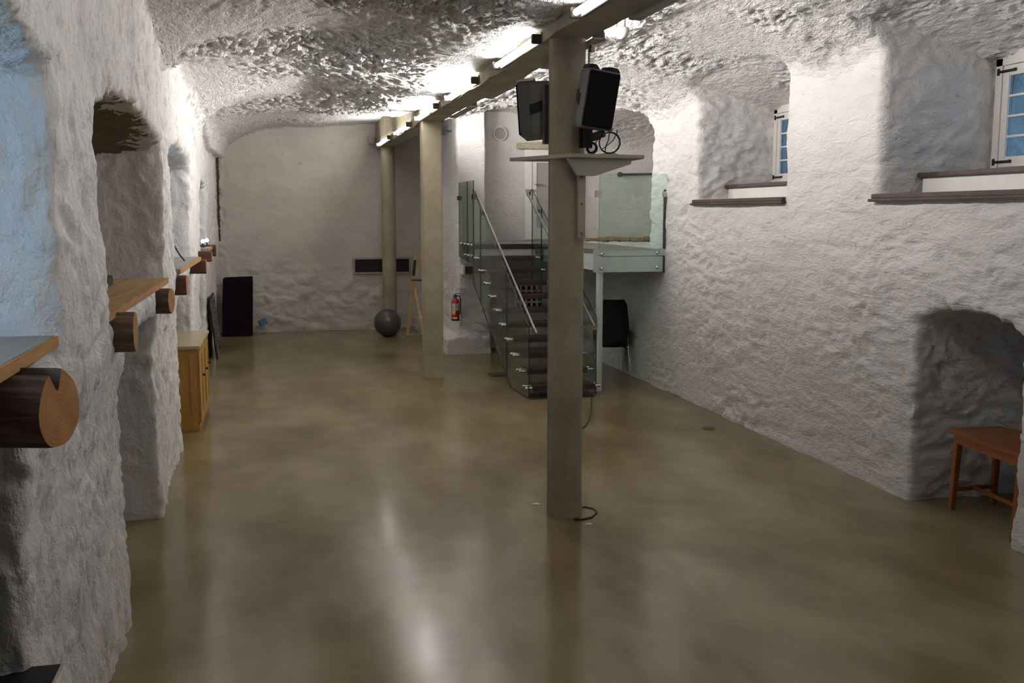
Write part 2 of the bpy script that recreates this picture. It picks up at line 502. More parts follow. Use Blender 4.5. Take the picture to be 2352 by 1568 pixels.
def surface_nets(h):
    x0, x1, y0, y1, z0, z1 = -1.95, 7.0, -1.15, 20.55, -0.10, 4.35
    nx, ny, nz = int((x1 - x0) / h) + 1, int((y1 - y0) / h) + 1, int((z1 - z0) / h) + 1
    gx = x0 + h * np.arange(nx); gy = y0 + h * np.arange(ny); gz = z0 + h * np.arange(nz)
    F = np.empty((nx, ny, nz), np.float32)
    step = 24
    for a in range(0, nx, step):
        xx, yy, zz = np.meshgrid(gx[a:a + step], gy, gz, indexing='ij')
        F[a:a + step] = room_field(xx, yy, zz)
    pos = F > 0
    c = pos[:-1, :-1, :-1].astype(np.int8)
    tot = np.zeros((nx - 1, ny - 1, nz - 1), np.int8)
    offs = [(i, j, k) for i in (0, 1) for j in (0, 1) for k in (0, 1)]
    sl = lambda A, o: A[o[0]:A.shape[0] - 1 + o[0], o[1]:A.shape[1] - 1 + o[1], o[2]:A.shape[2] - 1 + o[2]]
    for o in offs:
        tot += sl(pos, o)
    act = (tot > 0) & (tot < 8)
    ci = np.argwhere(act)
    vid = np.full(act.shape, -1, np.int64)
    vid[act] = np.arange(len(ci))
    acc = np.zeros((len(ci), 3)); cnt = np.zeros(len(ci))
    for a in range(8):
        for b in range(a + 1, 8):
            oa, ob = offs[a], offs[b]
            if sum(abs(p - q) for p, q in zip(oa, ob)) != 1:
                continue
            fa = F[ci[:, 0] + oa[0], ci[:, 1] + oa[1], ci[:, 2] + oa[2]]
            fb = F[ci[:, 0] + ob[0], ci[:, 1] + ob[1], ci[:, 2] + ob[2]]
            m = (fa > 0) != (fb > 0)
            t = np.where(m, fa / np.where(m, fa - fb, 1), 0)
            p = np.array(oa)[None, :] + t[:, None] * (np.array(ob) - np.array(oa))[None, :]
            acc[m] += p[m]; cnt[m] += 1
    V = (ci + acc / cnt[:, None]) * h + np.array([x0, y0, z0])
    quads = []
    for ax in range(3):
        o1 = [0, 0, 0]; o1[ax] = 1
        A = pos[tuple(slice(0, -1) if i == ax else slice(None) for i in range(3))]
        B = pos[tuple(slice(1, None) if i == ax else slice(None) for i in range(3))]
        for flip, mask in ((False, A & ~B), (True, ~A & B)):
            e = np.argwhere(mask)
            b1, b2 = [(1, 2), (2, 0), (0, 1)][ax]
            ok = (e[:, b1] > 0) & (e[:, b2] > 0) & (e[:, b1] < F.shape[b1] - 1) & (e[:, b2] < F.shape[b2] - 1)
            e = e[ok]
            def at(d1, d2):
                q = e.copy(); q[:, b1] += d1; q[:, b2] += d2
                return vid[q[:, 0], q[:, 1], q[:, 2]]
            q = np.stack([at(-1, -1), at(0, -1), at(0, 0), at(-1, 0)], 1)
            if not flip:
                q = q[:, ::-1]
            quads.append(q)
    Q = np.concatenate(quads)
    return V, Q

def subdivide(V, Q):
    e = np.stack([Q, np.roll(Q, -1, 1)], 2).reshape(-1, 2)
    es = np.sort(e, 1)
    key = es[:, 0] * (len(V) + 1) + es[:, 1]
    uk, inv = np.unique(key, return_inverse=True)
    ea = uk // (len(V) + 1); eb = uk % (len(V) + 1)
    EM = (V[ea] + V[eb]) / 2
    FM = V[Q].mean(1)
    n0, n1 = len(V), len(V) + len(uk)
    NV = np.concatenate([V, EM, FM])
    em = inv.reshape(-1, 4) + n0
    fm = np.arange(len(Q)) + n1
    out = []
    for k in range(4):
        out.append(np.stack([Q[:, k], em[:, k], fm, em[:, (k + 3) % 4]], 1))
    return NV, np.concatenate(out)

def smooth(V, Q, it, lam=0.5):
    a = np.concatenate([Q[:, k] for k in range(4)]); b = np.concatenate([Q[:, (k + 1) % 4] for k in range(4)])
    deg = np.bincount(a, minlength=len(V)) + np.bincount(b, minlength=len(V))
    for _ in range(it):
        s = np.stack([np.bincount(a, V[b, i], len(V)) + np.bincount(b, V[a, i], len(V)) for i in range(3)], 1)
        V = V + lam * (s / np.maximum(deg, 1)[:, None] - V)
    return V

def normals(V, Q):
    n = np.cross(V[Q[:, 2]] - V[Q[:, 0]], V[Q[:, 3]] - V[Q[:, 1]])
    N = np.stack([sum(np.bincount(Q[:, k], n[:, i], len(V)) for k in range(4)) for i in range(3)], 1)
    return N / np.maximum(np.linalg.norm(N, axis=1, keepdims=True), 1e-9)

def sstep(a, b, x):
    t = np.clip((x - a) / (b - a), 0, 1)
    return t * t * (3 - 2 * t)

V, Q = surface_nets(0.0435)
V = smooth(V, Q, 1, 0.35)
V, Q = subdivide(V, Q)
V = smooth(V, Q, 1, 0.3)
# drop what lies far behind the camera to coarse relief only by leaving it as is
N = normals(V, Q)
isceil = sstep(-0.25, -0.7, N[:, 2]) * sstep(3.1, 3.4, V[:, 2])
isleft = (V[:, 0] < -0.6).astype(float)
isfar = ((V[:, 1] > 16.2) & (V[:, 0] > -0.95) & (N[:, 2] > -0.4)).astype(float)
warp = np.stack([fbm(V * 1.7 + 3, 2, 11), fbm(V * 1.7 + 31, 2, 12), fbm(V * 1.7 + 57, 2, 13)], 1) * 0.25
# coursed rubble
f1, f2, idv = voronoi((V + warp * 0.5) / np.array([0.34, 0.42, 0.19]), 3)
stones = np.sqrt(np.clip((f2 - f1) / 0.55, 0, 1)) * (0.55 + 0.9 * idv)
big = fbm(V * np.array([0.8, 0.6, 0.8]), 3, 21)
med = fbm(V * np.array([3.2, 2.2, 5.0]), 4, 5)
lowish = sstep(2.7, 1.3, V[:, 2])
relief = np.clip(0.45 + 0.9 * fbm(V * 0.55 + 7, 2, 77) + 0.35 * lowish + 0.45 * (V[:, 0] > 5.1), 0.28, 1.25)
fin = ridged(V * np.array([5.0, 3.0, 8.5]) + warp * 3, 4, 55)
d_wall = 0.026 * big + relief * (0.016 * (stones - 0.7) + 0.012 * (fin - 0.3)) + (0.010 + 0.010 * relief) * med
# left piers: rougher, upright pocks
g1 = fbm(V * np.array([4.0, 4.0, 2.8]), 4, 41)
g2 = ridged(V * np.array([6.0, 6.5, 4.2]) + warp * 3, 4, 56)
d_left = 0.034 * big + 0.020 * g1 + 0.008 * (stones - 0.7) + 0.012 * (g2 - 0.3)
# end walls
d_far = 0.018 * big + (0.006 + 0.022 * sstep(1.6, 0.9, V[:, 2])) * (0.7 * (stones - 0.7) + 1.0 * med)
d_far += 0.018 * sstep(1.25, 1.05, V[:, 2] + 0.25 * fbm(V * 0.7, 2, 61)) * (V[:, 1] > 19)
# vault: ragged stones, long along the axis
vp = (V + warp * 0.8) * np.array([7.5, 3.8, 7.5])
c1, c2, cid = voronoi((V + warp) / np.array([0.145, 0.30, 0.145]), 9)
rg = ridged(vp, 4, 33)
rgh = np.clip(0.55 + 1.3 * fbm(V * np.array([0.9, 0.6, 0.9]) + 3, 2, 88), 0.15, 1.3)
rgh *= 0.35 + 0.65 * sstep(0.25, 0.8, np.abs(V[:, 0] - 2.15))
rgh *= np.where(V[:, 1] > 16.4, 0.35, 1.0)
d_ceil = 0.028 * big + rgh * (0.025 * (rg - 0.3) + 0.024 * (np.clip((c2 - c1) / 0.5, 0, 1) * (0.3 + cid) - 0.35) + 0.017 * fbm(V * 13.0, 3, 91))
disp = d_wall * (1 - isleft) + d_left * isleft
disp = disp * (1 - isfar) + d_far * isfar
disp = disp * (1 - isceil) + d_ceil * isceil
V = V + N * disp[:, None]

fc = V[Q].mean(1); fn = N[Q].mean(1)
vz = vault_z(fc[:, 0], fc[:, 1])
ceil_m = (fc[:, 2] > vz - 0.16) & (fn[:, 2] < -0.28) & (fc[:, 0] > -0.82) & (fc[:, 0] < 4.93)
back_m = ~ceil_m & (fc[:, 1] < YBACK + 0.2)
left_m = ~ceil_m & ~back_m & (fc[:, 0] < -0.55) & (fc[:, 1] < YFAR - 0.12)
right_m = ~ceil_m & ~back_m & (fc[:, 0] > 4.7) & (fc[:, 1] < YEND - 0.12)
end_m = ~ceil_m & ~back_m & ~left_m & ~right_m & (fc[:, 1] < YFAR - 0.25)
far_m = ~ceil_m & ~back_m & ~left_m & ~right_m & ~end_m
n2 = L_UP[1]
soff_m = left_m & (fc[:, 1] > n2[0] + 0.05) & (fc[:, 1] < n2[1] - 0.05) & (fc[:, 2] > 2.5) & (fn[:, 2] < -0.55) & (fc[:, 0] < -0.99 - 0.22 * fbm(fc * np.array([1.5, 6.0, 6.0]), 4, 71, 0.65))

def shell(name, mask, mat, extra=None):
    q = Q[mask]
    u, inv = np.unique(q, return_inverse=True)
    me = bpy.data.meshes.new(name)
    vv = V[u].astype(np.float32); ff = inv.reshape(-1, 4).astype(np.int32)
    me.vertices.add(len(vv)); me.vertices.foreach_set('co', vv.ravel())
    me.loops.add(ff.size); me.loops.foreach_set('vertex_index', ff.ravel())
    me.polygons.add(len(ff))
    me.polygons.foreach_set('loop_start', np.arange(0, ff.size, 4, dtype=np.int32))
    me.polygons.foreach_set('use_smooth', np.ones(len(ff), bool))
    me.materials.append(M[mat])
    if extra is not None:
        me.materials.append(M[extra[1]])
        me.polygons.foreach_set('material_index', extra[0][mask].astype(np.int32))
    me.update(calc_edges=True)
    o = bpy.data.objects.new(name, me)
    COL.objects.link(o)
    o['kind'] = 'structure'
    return o
def lab(o, label, cat=None, group=None, kind=None):
    o['label'] = label
    if cat: o['category'] = cat
    if group: o['group'] = group
    if kind: o['kind'] = kind
    return o
lab(shell('ceiling', ceil_m, 'vault'), 'whitewashed rough stone vault on both sides of the concrete beam')
lab(shell('wall_left', left_m, 'wall_left', (soff_m, 'soffit')), 'rough whitewashed left wall with deep arched niches and piers')
lab(shell('wall_right', right_m, 'wall'), 'whitewashed rubble wall on the right with window niches')
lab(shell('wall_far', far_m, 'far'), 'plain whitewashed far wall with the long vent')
lab(shell('wall_end', end_m, 'wall'), 'whitewashed wall and pier behind the glass stair landing')
lab(shell('wall_back', back_m, 'wall'), 'whitewashed wall behind the camera')

# ------------------------------------------------------------------ mesh builder
ORG = {}
class MB:
    def __init__(s):
        s.v = []; s.f = []; s.mi = []
    def add(s, vs, fs, mi=0):
        n = len(s.v)
        s.v += [tuple(p) for p in vs]
        for f in fs:
            s.f.append([i + n for i in f]); s.mi.append(mi)
        return s
    def box(s, c, size, rot=None, mi=0):
        hx, hy, hz = (a / 2 for a in size)
        vs = [Vector((x, y, z)) for x in (-hx, hx) for y in (-hy, hy) for z in (-hz, hz)]
        if rot is not None:
            vs = [rot @ p for p in vs]
        c = Vector(c)
        return s.add([p + c for p in vs], [(0, 1, 3, 2), (4, 6, 7, 5), (0, 4, 5, 1), (2, 3, 7, 6), (0, 2, 6, 4), (1, 5, 7, 3)], mi)
    def span(s, a, b, mi=0):
        return s.box([(p + q) / 2 for p, q in zip(a, b)], [abs(q - p) for p, q in zip(a, b)], None, mi)
    def bar(s, p0, p1, w, h, up=(0, 0, 1), mi=0):
        p0, p1 = Vector(p0), Vector(p1)
        d = (p1 - p0); L = d.length; d.normalize()
        side = d.cross(Vector(up)).normalized()
        u = side.cross(d).normalized()
        r = Matrix((d, side, u)).transposed()
        return s.box((p0 + p1) / 2, (L, w, h), r, mi)
    def cyl(s, p0, p1, r0, r1=None, n=16, mi=0, mic=None, caps=True):
        r1 = r0 if r1 is None else r1
        p0, p1 = Vector(p0), Vector(p1)
        d = (p1 - p0).normalized()
        a = d.orthogonal().normalized(); b = d.cross(a)
        vs = []
        for p, r in ((p0, r0), (p1, r1)):
            for k in range(n):
                t = 2 * math.pi * k / n
                vs.append(p + (a * math.cos(t) + b * math.sin(t)) * r)
        s.add(vs, [(k, (k + 1) % n, n + (k + 1) % n, n + k) for k in range(n)], mi)
        if caps:
            s.add(vs[:n], [tuple(range(n))[::-1]], mi if mic is None else mic)
            s.add(vs[n:], [tuple(range(n))], mi if mic is None else mic)
        return s
    def tube(s, pts, r, n=8, mi=0):
        pts = [Vector(p) for p in pts]
        rings = []
        t0 = (pts[1] - pts[0]).normalized()
        a = t0.orthogonal().normalized()
        for i, p in enumerate(pts):
            t = (pts[min(i + 1, len(pts) - 1)] - pts[max(i - 1, 0)]).normalized()
            a = (a - t * a.dot(t)).normalized()
            b = t.cross(a)
            rings.append([p + (a * math.cos(2 * math.pi * k / n) + b * math.sin(2 * math.pi * k / n)) * r for k in range(n)])
        vs = [q for rg_ in rings for q in rg_]
        fs = [(i * n + k, i * n + (k + 1) % n, (i + 1) * n + (k + 1) % n, (i + 1) * n + k) for i in range(len(pts) - 1) for k in range(n)]
        fs += [tuple(range(n))[::-1], tuple(range((len(pts) - 1) * n, len(pts) * n))]
        return s.add(vs, fs, mi)
    def lathe(s, base, prof, n=24, mi=0, axis=(0, 0, 1)):
        base = Vector(base); d = Vector(axis).normalized()
        a = d.orthogonal().normalized(); b = d.cross(a)
        vs = []
        for r, h in prof:
            for k in range(n):
                t = 2 * math.pi * k / n
                vs.append(base + d * h + (a * math.cos(t) + b * math.sin(t)) * max(r, 1e-4))
        fs = [(i * n + k, i * n + (k + 1) % n, (i + 1) * n + (k + 1) % n, (i + 1) * n + k) for i in range(len(prof) - 1) for k in range(n)]
        fs += [tuple(range(n))[::-1], tuple(range((len(prof) - 1) * n, len(prof) * n))]
        return s.add(vs, fs, mi)
    def prism(s, poly, d, mi=0, mis=None):
        d = Vector(d); n = len(poly)
        a = [Vector(p) for p in poly]; b = [p + d for p in a]
        s.add(a + b, [tuple(range(n))[::-1], tuple(range(n, 2 * n))], mi)
        s.add(a + b, [(k, (k + 1) % n, n + (k + 1) % n, n + k) for k in range(n)], mi if mis is None else mis)
        return s
    def build(s, name, mats, parent=None, bevel=0.0, smooth=False, origin=None):
        if not isinstance(mats, (list, tuple)):
            mats = [mats]
        if parent is not None:
            org = ORG[parent]
        elif origin is not None:
            org = Vector(origin)
        else:
            vs = np.array(s.v)
            org = Vector(((vs[:, 0].min() + vs[:, 0].max()) / 2, (vs[:, 1].min() + vs[:, 1].max()) / 2, vs[:, 2].min()))
        me = bpy.data.meshes.new(name)
        me.from_pydata([tuple(Vector(p) - org) for p in s.v], [], s.f)
        for m in mats:
            me.materials.append(M[m])
        me.polygons.foreach_set('material_index', s.mi)
        bm = bmesh.new(); bm.from_mesh(me)
        bmesh.ops.remove_doubles(bm, verts=bm.verts, dist=1e-5)
        bmesh.ops.recalc_face_normals(bm, faces=bm.faces)
        if bevel:
            es = [e for e in bm.edges if len(e.link_faces) == 2 and e.calc_face_angle(0) > 0.6]
            bmesh.ops.bevel(bm, geom=es, offset=bevel, segments=2, affect='EDGES', clamp_overlap=True)
        if smooth:
            for e in bm.edges:
                e.smooth = len(e.link_faces) == 2 and e.calc_face_angle(0) < 0.7
            for f in bm.faces:
                f.smooth = True
        bm.to_mesh(me); bm.free()
        o = bpy.data.objects.new(name, me)
        COL.objects.link(o)
        if parent is not None:
            o.parent = parent
        else:
            o.location = org
        ORG[o] = org
        return o

def thing(name, loc, label=None, cat=None, group=None, kind=None):
    o = bpy.data.objects.new(name, None)
    o.empty_display_size = 0.1
    COL.objects.link(o)
    o.location = loc
    ORG[o] = Vector(loc)
    if label:
        lab(o, label, cat, group, kind)
    return o

def rotz(a): return Matrix.Rotation(a, 3, 'Z')

# ------------------------------------------------------------------ floor
fl = MB()
fl.span((-2.3, -3.0, -0.12), (7.3, 20.9, 0.0))
flo = lab(fl.build('floor', 'floor'), 'polished brown concrete floor', kind='structure')
uvl = flo.data.uv_layers.new(name='trowel')
for lp in flo.data.loops:
    co = flo.data.vertices[lp.vertex_index].co
    uvl.data[lp.index].uv = (co.y, -co.x)

fd = MB(); fd.lathe((4.575, 9.973, 0.0), [(0.075, -0.004), (0.075, 0.003), (0.06, 0.004), (0.0, 0.004)], 24)
lab(fd.build('floor_drain', 'dark_steel', smooth=True), 'small round floor cover near the right wall', 'drain')

# ------------------------------------------------------------------ beam and columns
bm_ = MB()
ys = np.linspace(YBACK + 0.1, YFAR - 0.04, 150)
vs = []; fs = []
for i, y in enumerate(ys):
    w = 0.010 * math.sin(y * 2.3) + 0.012 * math.sin(y * 5.1 + 1) + random.uniform(-0.006, 0.006)
    w2 = random.uniform(-0.006, 0.006)
    zb = BEAM_Z + 0.012 * math.sin(y * 1.1) + random.uniform(-0.004, 0.004)
    vs += [(BEAM_L + w, y, zb), (BEAM_R + w2, y, zb), (BEAM_R, y, 4.34), (BEAM_L, y, 4.34)]
n_ = len(ys)
for i in range(n_ - 1):
    for k in range(4):
        fs.append((i * 4 + k, i * 4 + (k + 1) % 4, (i + 1) * 4 + (k + 1) % 4, (i + 1) * 4 + k))
fs += [(0, 1, 2, 3), ((n_ - 1) * 4, (n_ - 1) * 4 + 1, (n_ - 1) * 4 + 2, (n_ - 1) * 4 + 3)]
bm_.add(vs, fs)
lab(bm_.build('concrete_beam', 'concrete', bevel=0), 'long brown concrete beam under the crown of the vault', 'beam')

def round_column(y, label, r=0.136):
    mb = MB()
    prof = [(r + 0.004, -0.01), (r + 0.003, 0.06), (r, 0.2), (r, 1.2), (r - 0.001, 2.4), (r, 3.4), (r + 0.002, BEAM_Z + 0.02)]
    mb.lathe((2.155, y, 0), prof, 40)
    # vertical casting seams
    mb.bar((2.155 - r - 0.001, y, 0), (2.155 - r - 0.001, y, BEAM_Z), 0.012, 0.006, (1, 0, 0))
    o = mb.build('concrete_column', 'concrete', smooth=True, origin=(2.155, y, 0))
    return lab(o, label, 'column', 'columns under the beam')
round_column(7.34, 'round concrete column nearest the camera, holding the speakers')
mb = MB(); mb.span((2.02, 13.97, -0.01), (2.29, 14.24, BEAM_Z + 0.02))
lab(mb.build('concrete_column', 'concrete', bevel=0.012), 'square concrete column between the easel and the fire extinguisher', 'column', 'columns under the beam')
round_column(19.62, 'round concrete column at the far wall behind the grey ball')

# ------------------------------------------------------------------ strip lights
ordn = ['nearest', 'second', 'third', 'fourth', 'fifth', 'sixth', 'seventh']
def strip_light(y0, y1, watts, side, label, group):
    L = y1 - y0
    xs = BEAM_L if side < 0 else BEAM_R
    x = xs + side * 0.045
    z = BEAM_Z + 0.035
    t = thing('fluorescent_light', (x, (y0 + y1) / 2, z - 0.03), label, 'lamp', group)
    h = MB()
    if side < 0:
        h.span((xs - 0.012, y0, z - 0.03), (xs + 0.004, y1, z + 0.05))
    else:
        h.span((xs - 0.004, y0, z - 0.045), (xs + 0.085, y1, z - 0.028))
        h.span((xs + 0.075, y0, z - 0.045), (xs + 0.085, y1, z + 0.012))
    h.build('housing', 'lamp_grey', t, bevel=0.003)
    tb = MB()
    tb.cyl((x, y0 + 0.04, z), (x, y1 - 0.04, z), 0.022, n=8)
    tb.build('tube', ('tube' if 9 < y0 < 14 else 'tube_dim' if y0 < 9 else 'tube_shaded') if side < 0 else 'tube_shaded', t, smooth=True)
    for yy in (y0, y1):
        e = MB(); e.box((xs + side * 0.04, yy + (0.02 if yy == y0 else -0.02), z), (0.08, 0.04, 0.07))
        e.build('end_cap', 'lamp_dark', t, bevel=0.006)
    ld = bpy.data.lights.new('strip_glow', 'AREA')
    ld.shape = 'RECTANGLE'
    ld.size = L - 0.1; ld.size_y = 0.05
    ld.energy = watts
    ld.color = LAMP_COL
    lo = bpy.data.objects.new('strip_glow', ld)
    COL.objects.link(lo)
    lo.parent = t
    d = Vector((side * 0.91, 0, 0.41)).normalized()
    zax = -d; xax = Vector((0, 1, 0)); yax = zax.cross(xax)
    mw = Matrix((xax, yax, zax)).transposed().to_4x4()
    lo.matrix_local = Matrix.Translation((side * 0.028, 0, 0.03 + 0.012)) @ mw
for i, (a, b, w) in enumerate(LEFT_LAMPS):
    strip_light(a, b, w, -1, f'lit fluorescent strip on the left side of the beam, {ordn[i]} from the camera', 'strip lights on the left of the beam')
for i, (a, b, w) in enumerate(RIGHT_LAMPS):
    strip_light(a, b, w, 1, f'grey housed fluorescent strip on the right side of the beam, {ordn[i]} from the camera', 'strip lights on the right of the beam')

# ------------------------------------------------------------------ windows
def window(name, x, y0, y1, z0, z1, sgn, cols, rows, pane, rise=0.10, label=None):
    # sgn: +1 window in the right wall (room on the -x side)
    t = thing(name, (x, (y0 + y1) / 2, z0), label or 'white casement window', None, None, 'structure')
    fw = 0.075
    xi, xo = x - sgn * 0.03, x + sgn * 0.04
    fr = MB()
    fr.span((xi, y0, z0), (xo, y0 + fw, z1)); fr.span((xi, y1 - fw, z0), (xo, y1, z1))
    fr.span((xi, y0 + fw, z0), (xo, y1 - fw, z0 + 0.05))
    n = 10
    pts = [(y0 + (y1 - y0) * k / n, z1 + rise * (1 - (2 * k / n - 1) ** 2)) for k in range(n + 1)]
    poly = [(xi, y0, z1 - 0.06), (xi, y1, z1 - 0.06)] + [(xi, a, b) for a, b in reversed(pts)]
    fr.prism(poly, (xo - xi, 0, 0))
    fr.build('window_frame', 'white_paint', t)
    ya, yb, za, zb = y0 + fw, y1 - fw, z0 + 0.05, z1 - 0.06
    nleaf = 2
    for lf in range(nleaf):
        la = ya + (yb - ya) * lf / nleaf + 0.004; lb = ya + (yb - ya) * (lf + 1) / nleaf - 0.004
        st = 0.075
        c = MB()
        cx0, cx1 = x - sgn * 0.022, x + sgn * 0.022
        c.span((cx0, la, za + 0.004), (cx1, la + st, zb - 0.004)); c.span((cx0, lb - st, za + 0.004), (cx1, lb, zb - 0.004))
        c.span((cx0, la + st, za + 0.004), (cx1, lb - st, za + 0.09)); c.span((cx0, la + st, zb - 0.09), (cx1, lb - st, zb - 0.004))
        leaf = c.build('casement', 'white_paint', t, bevel=0.004)
        pa, pb, qa, qb = la + st, lb - st, za + 0.09, zb - 0.09
        for r in range(1, rows):
            m = MB(); zz = qa + (qb - qa) * r / rows
            m.span((x - sgn * 0.016, pa, zz - 0.009), (x + sgn * 0.014, pb, zz + 0.009)); m.build('glazing_bar', 'white_paint', leaf)
        for k in range(1, cols):
            m = MB(); yy = pa + (pb - pa) * k / cols
            m.span((x - sgn * 0.016, yy - 0.009, qa), (x + sgn * 0.014, yy + 0.009, qb)); m.build('glazing_bar', 'white_paint', leaf)
        for r in range(rows):
            for k in range(cols):
                m = MB()
                m.span((x - 0.002, pa + (pb - pa) * k / cols, qa + (qb - qa) * r / rows), (x + 0.002, pa + (pb - pa) * (k + 1) / cols, qa + (qb - qa) * (r + 1) / rows))
                m.build('pane', pane, leaf)
        hy = la if lf == 0 else lb
        dy = 1 if lf == 0 else -1
        for zz in (za + 0.05, zb - 0.05):
            m = MB()
            m.span((x - sgn * 0.034, hy - dy * 0.05, zz - 0.012), (x - sgn * 0.024, hy + dy * 0.14, zz + 0.010))
            m.span((x - sgn * 0.040, hy - dy * 0.055, zz - 0.028), (x - sgn * 0.024, hy - dy * 0.03, zz + 0.028))
            m.box((x - sgn * 0.030, hy + dy * 0.15, zz), (0.012, 0.028, 0.026))
            m.build('strap_hinge', 'black_iron', leaf)
    return t
window('window_1', 6.11, 5.16, 7.61, 2.69, 3.66, 1, 3, 4, 'pane_dimmed', 0.13, 'white casement window with black hinges in the nearest right niche')
window('window_2', 6.03, 9.30, 11.41, 2.69, 3.62, 1, 3, 4, 'pane_dimmed', 0.13, 'white casement window half hidden in the middle right niche')
wn = ['nearest', '', 'third', 'farthest']
k_ = 3
for i, (y0, y1, side, rise, win) in enumerate(L_UP):
    if win:
        c = (y0 + y1) / 2
        window(f'window_{k_}', NICHE_BACK - 0.02, c - win, c + win, 1.93, 2.76, -1, 2, 3, 'pane_clear', 0.02, f'white window at the back of the {wn[i]} left niche')
        k_ += 1

# right window sills: a low dark board, a white step, an upper dark board
def sill_set(y0, y1, xb, which):
    t = thing('window_sill', (XR, (y0 + y1) / 2, 2.46), f'stepped sill with two dark boards in the {which} right window niche', 'sill', 'right window sills')
    b = MB(); b.span((XR - 0.05, y0 - 0.03, 2.475), (5.42, y1 + 0.03, 2.515)); b.build('lower_board', 'dark_sill', t, bevel=0.006)
    b = MB(); b.span((XR - 0.065, y0 - 0.05, 2.448), (XR + 0.10, y1 + 0.06, 2.474)); b.build('moulding', 'dark_sill', t, bevel=0.008)
    b = MB(); b.span((5.41, y0 + 0.01, 2.515), (xb - 0.02, y1 - 0.03, 2.655)); b.build('riser_step', 'white_paint', t, bevel=0.01)
    b = MB(); b.span((5.37, y0 + 0.005, 2.655), (xb - 0.04, y1 - 0.01, 2.695)); b.build('upper_board', 'dark_sill', t, bevel=0.006)
sill_set(5.1, 7.64, 6.11, 'nearest')
sill_set(9.25, 11.43, 6.03, 'middle')

# ------------------------------------------------------------------ left ledges with logs and timbers
def ledge(y0, y1, x0, x1, z, mat, label, n):
    t = thing('wooden_ledge', ((x0 + x1) / 2, (y0 + y1) / 2, z - 0.04), label, 'ledge', 'plank ledges in the left niches')
    w = (x1 - x0) / n
    for k in range(n):
        a = x0 + k * w
        dz = random.uniform(-0.004, 0.004)
        m = MB()
        m.prism([(a + 0.003, y0 + random.uniform(-0.02, 0.02), z - 0.042 + dz), (a + w - 0.003, y0 + random.uniform(-0.02, 0.02), z - 0.042 + dz),
                 (a + w - 0.003, y1, z - 0.042 + dz), (a + 0.003, y1, z - 0.042 + dz)], (0, 0, 0.042), 0)
        m.build('plank', mat, t, bevel=0.004)
    e = MB(); e.span((x1 - 0.004, y0 + 0.01, z - 0.045), (x1 + 0.008, y1 - 0.005, z - 0.001)); e.build('sawn_edge', 'plank_edge', t, bevel=0.003)
    return t
ledge(1.5, 4.02, -1.80, -0.815, 1.895, 'plank_grey', 'grey plank ledge in the nearest left niche above the biggest log', 3)
ledge(4.98, 8.02, -1.82, -0.815, 1.865, 'plank_warm', 'warm pine plank ledge in the dark left niche', 4)
ledge(9.35, 12.0, -1.80, -0.85, 1.855, 'plank_grey', 'grey plank ledge with the loose wires in the third left niche', 3)
ledge(14.55, 16.1, -1.80, -0.93, 1.865, 'plank_grey', 'small grey ledge carrying two tiny lights in the farthest left niche', 2)

def log(y, z, r, x0, x1, label, sq=False, notch=False, seed=1, yaw=0.0):
    rn = random.Random(seed)
    mb = MB(); n = 28
    ph = [rn.uniform(0, 6.28) for _ in range(4)]
    rings = []
    xs = [x0, (x0 + x1) / 2, x1 - 0.02, x1]
    def rad(t):
        if sq:
            c, s_ = abs(math.cos(t)), abs(math.sin(t))
            return r / max(c, s_) * (0.94 if abs(c - s_) < 0.15 else 1.0)
        q = r * (1 + 0.035 * math.sin(2 * t + ph[0]) + 0.03 * math.sin(3 * t + ph[1]) + 0.015 * math.sin(7 * t + ph[2]))
        if notch:
            d = abs(((t - math.pi * 0.46 + math.pi) % (2 * math.pi)) - math.pi)
            if d < 0.13: q *= 0.48
            if abs(((t - math.pi * 0.25 + math.pi) % (2 * math.pi)) - math.pi) < 0.12: q *= 0.98
        return q
    vs = []
    for i, x in enumerate(xs):
        for k in range(n):
            t = 2 * math.pi * k / n
            q = rad(t) * (0.985 if i == 3 else 1.0 + (0.05 if i == 0 and not sq else 0))
            vs.append((x, y - q * math.cos(t), z + q * math.sin(t)))
    fs = [(i * n + k, i * n + (k + 1) % n, (i + 1) * n + (k + 1) % n, (i + 1) * n + k) for i in range(3) for k in range(n)]
    mb.add(vs, fs, 0)
    cen = len(vs)
    mb.add(vs[3 * n:] + [(x1, y, z)], [(k, (k + 1) % n, n) for k in range(n)], 1)
    mb.add(vs[:n], [tuple(range(n))], 0)
    o = mb.build('log_bracket', ['timber_side' if sq else 'bark', 'log_end'], smooth=not sq, origin=(x1, y, z))
    o.rotation_euler = (0, 0, math.radians(yaw))
    return lab(o, label, 'log', 'timber ends under the left ledges')
log(3.36, 1.735, 0.130, -1.6, -0.685, 'biggest round log end with a cracked notch below the nearest ledge', notch=True, seed=3, yaw=-15)
log(5.43, 1.745, 0.100, -1.7, -0.72, 'squat log end under the near end of the pine ledge', seed=5)
log(7.43, 1.735, 0.093, -1.7, -0.735, 'round log end under the far end of the pine ledge', seed=8, yaw=-8)
log(9.33, 1.715, 0.085, -1.7, -0.785, 'squared timber end under the near end of the wired ledge', True)
log(11.95, 1.745, 0.078, -1.7, -0.785, 'squared timber end under the far end of the wired ledge', True)
log(13.95, 1.78, 0.07, -1.7, -0.84, 'small squared timber end just before the farthest left niche', True)
log(15.6, 1.80, 0.085, -1.7, -0.875, 'dark squared timber end below the two tiny lights', True)

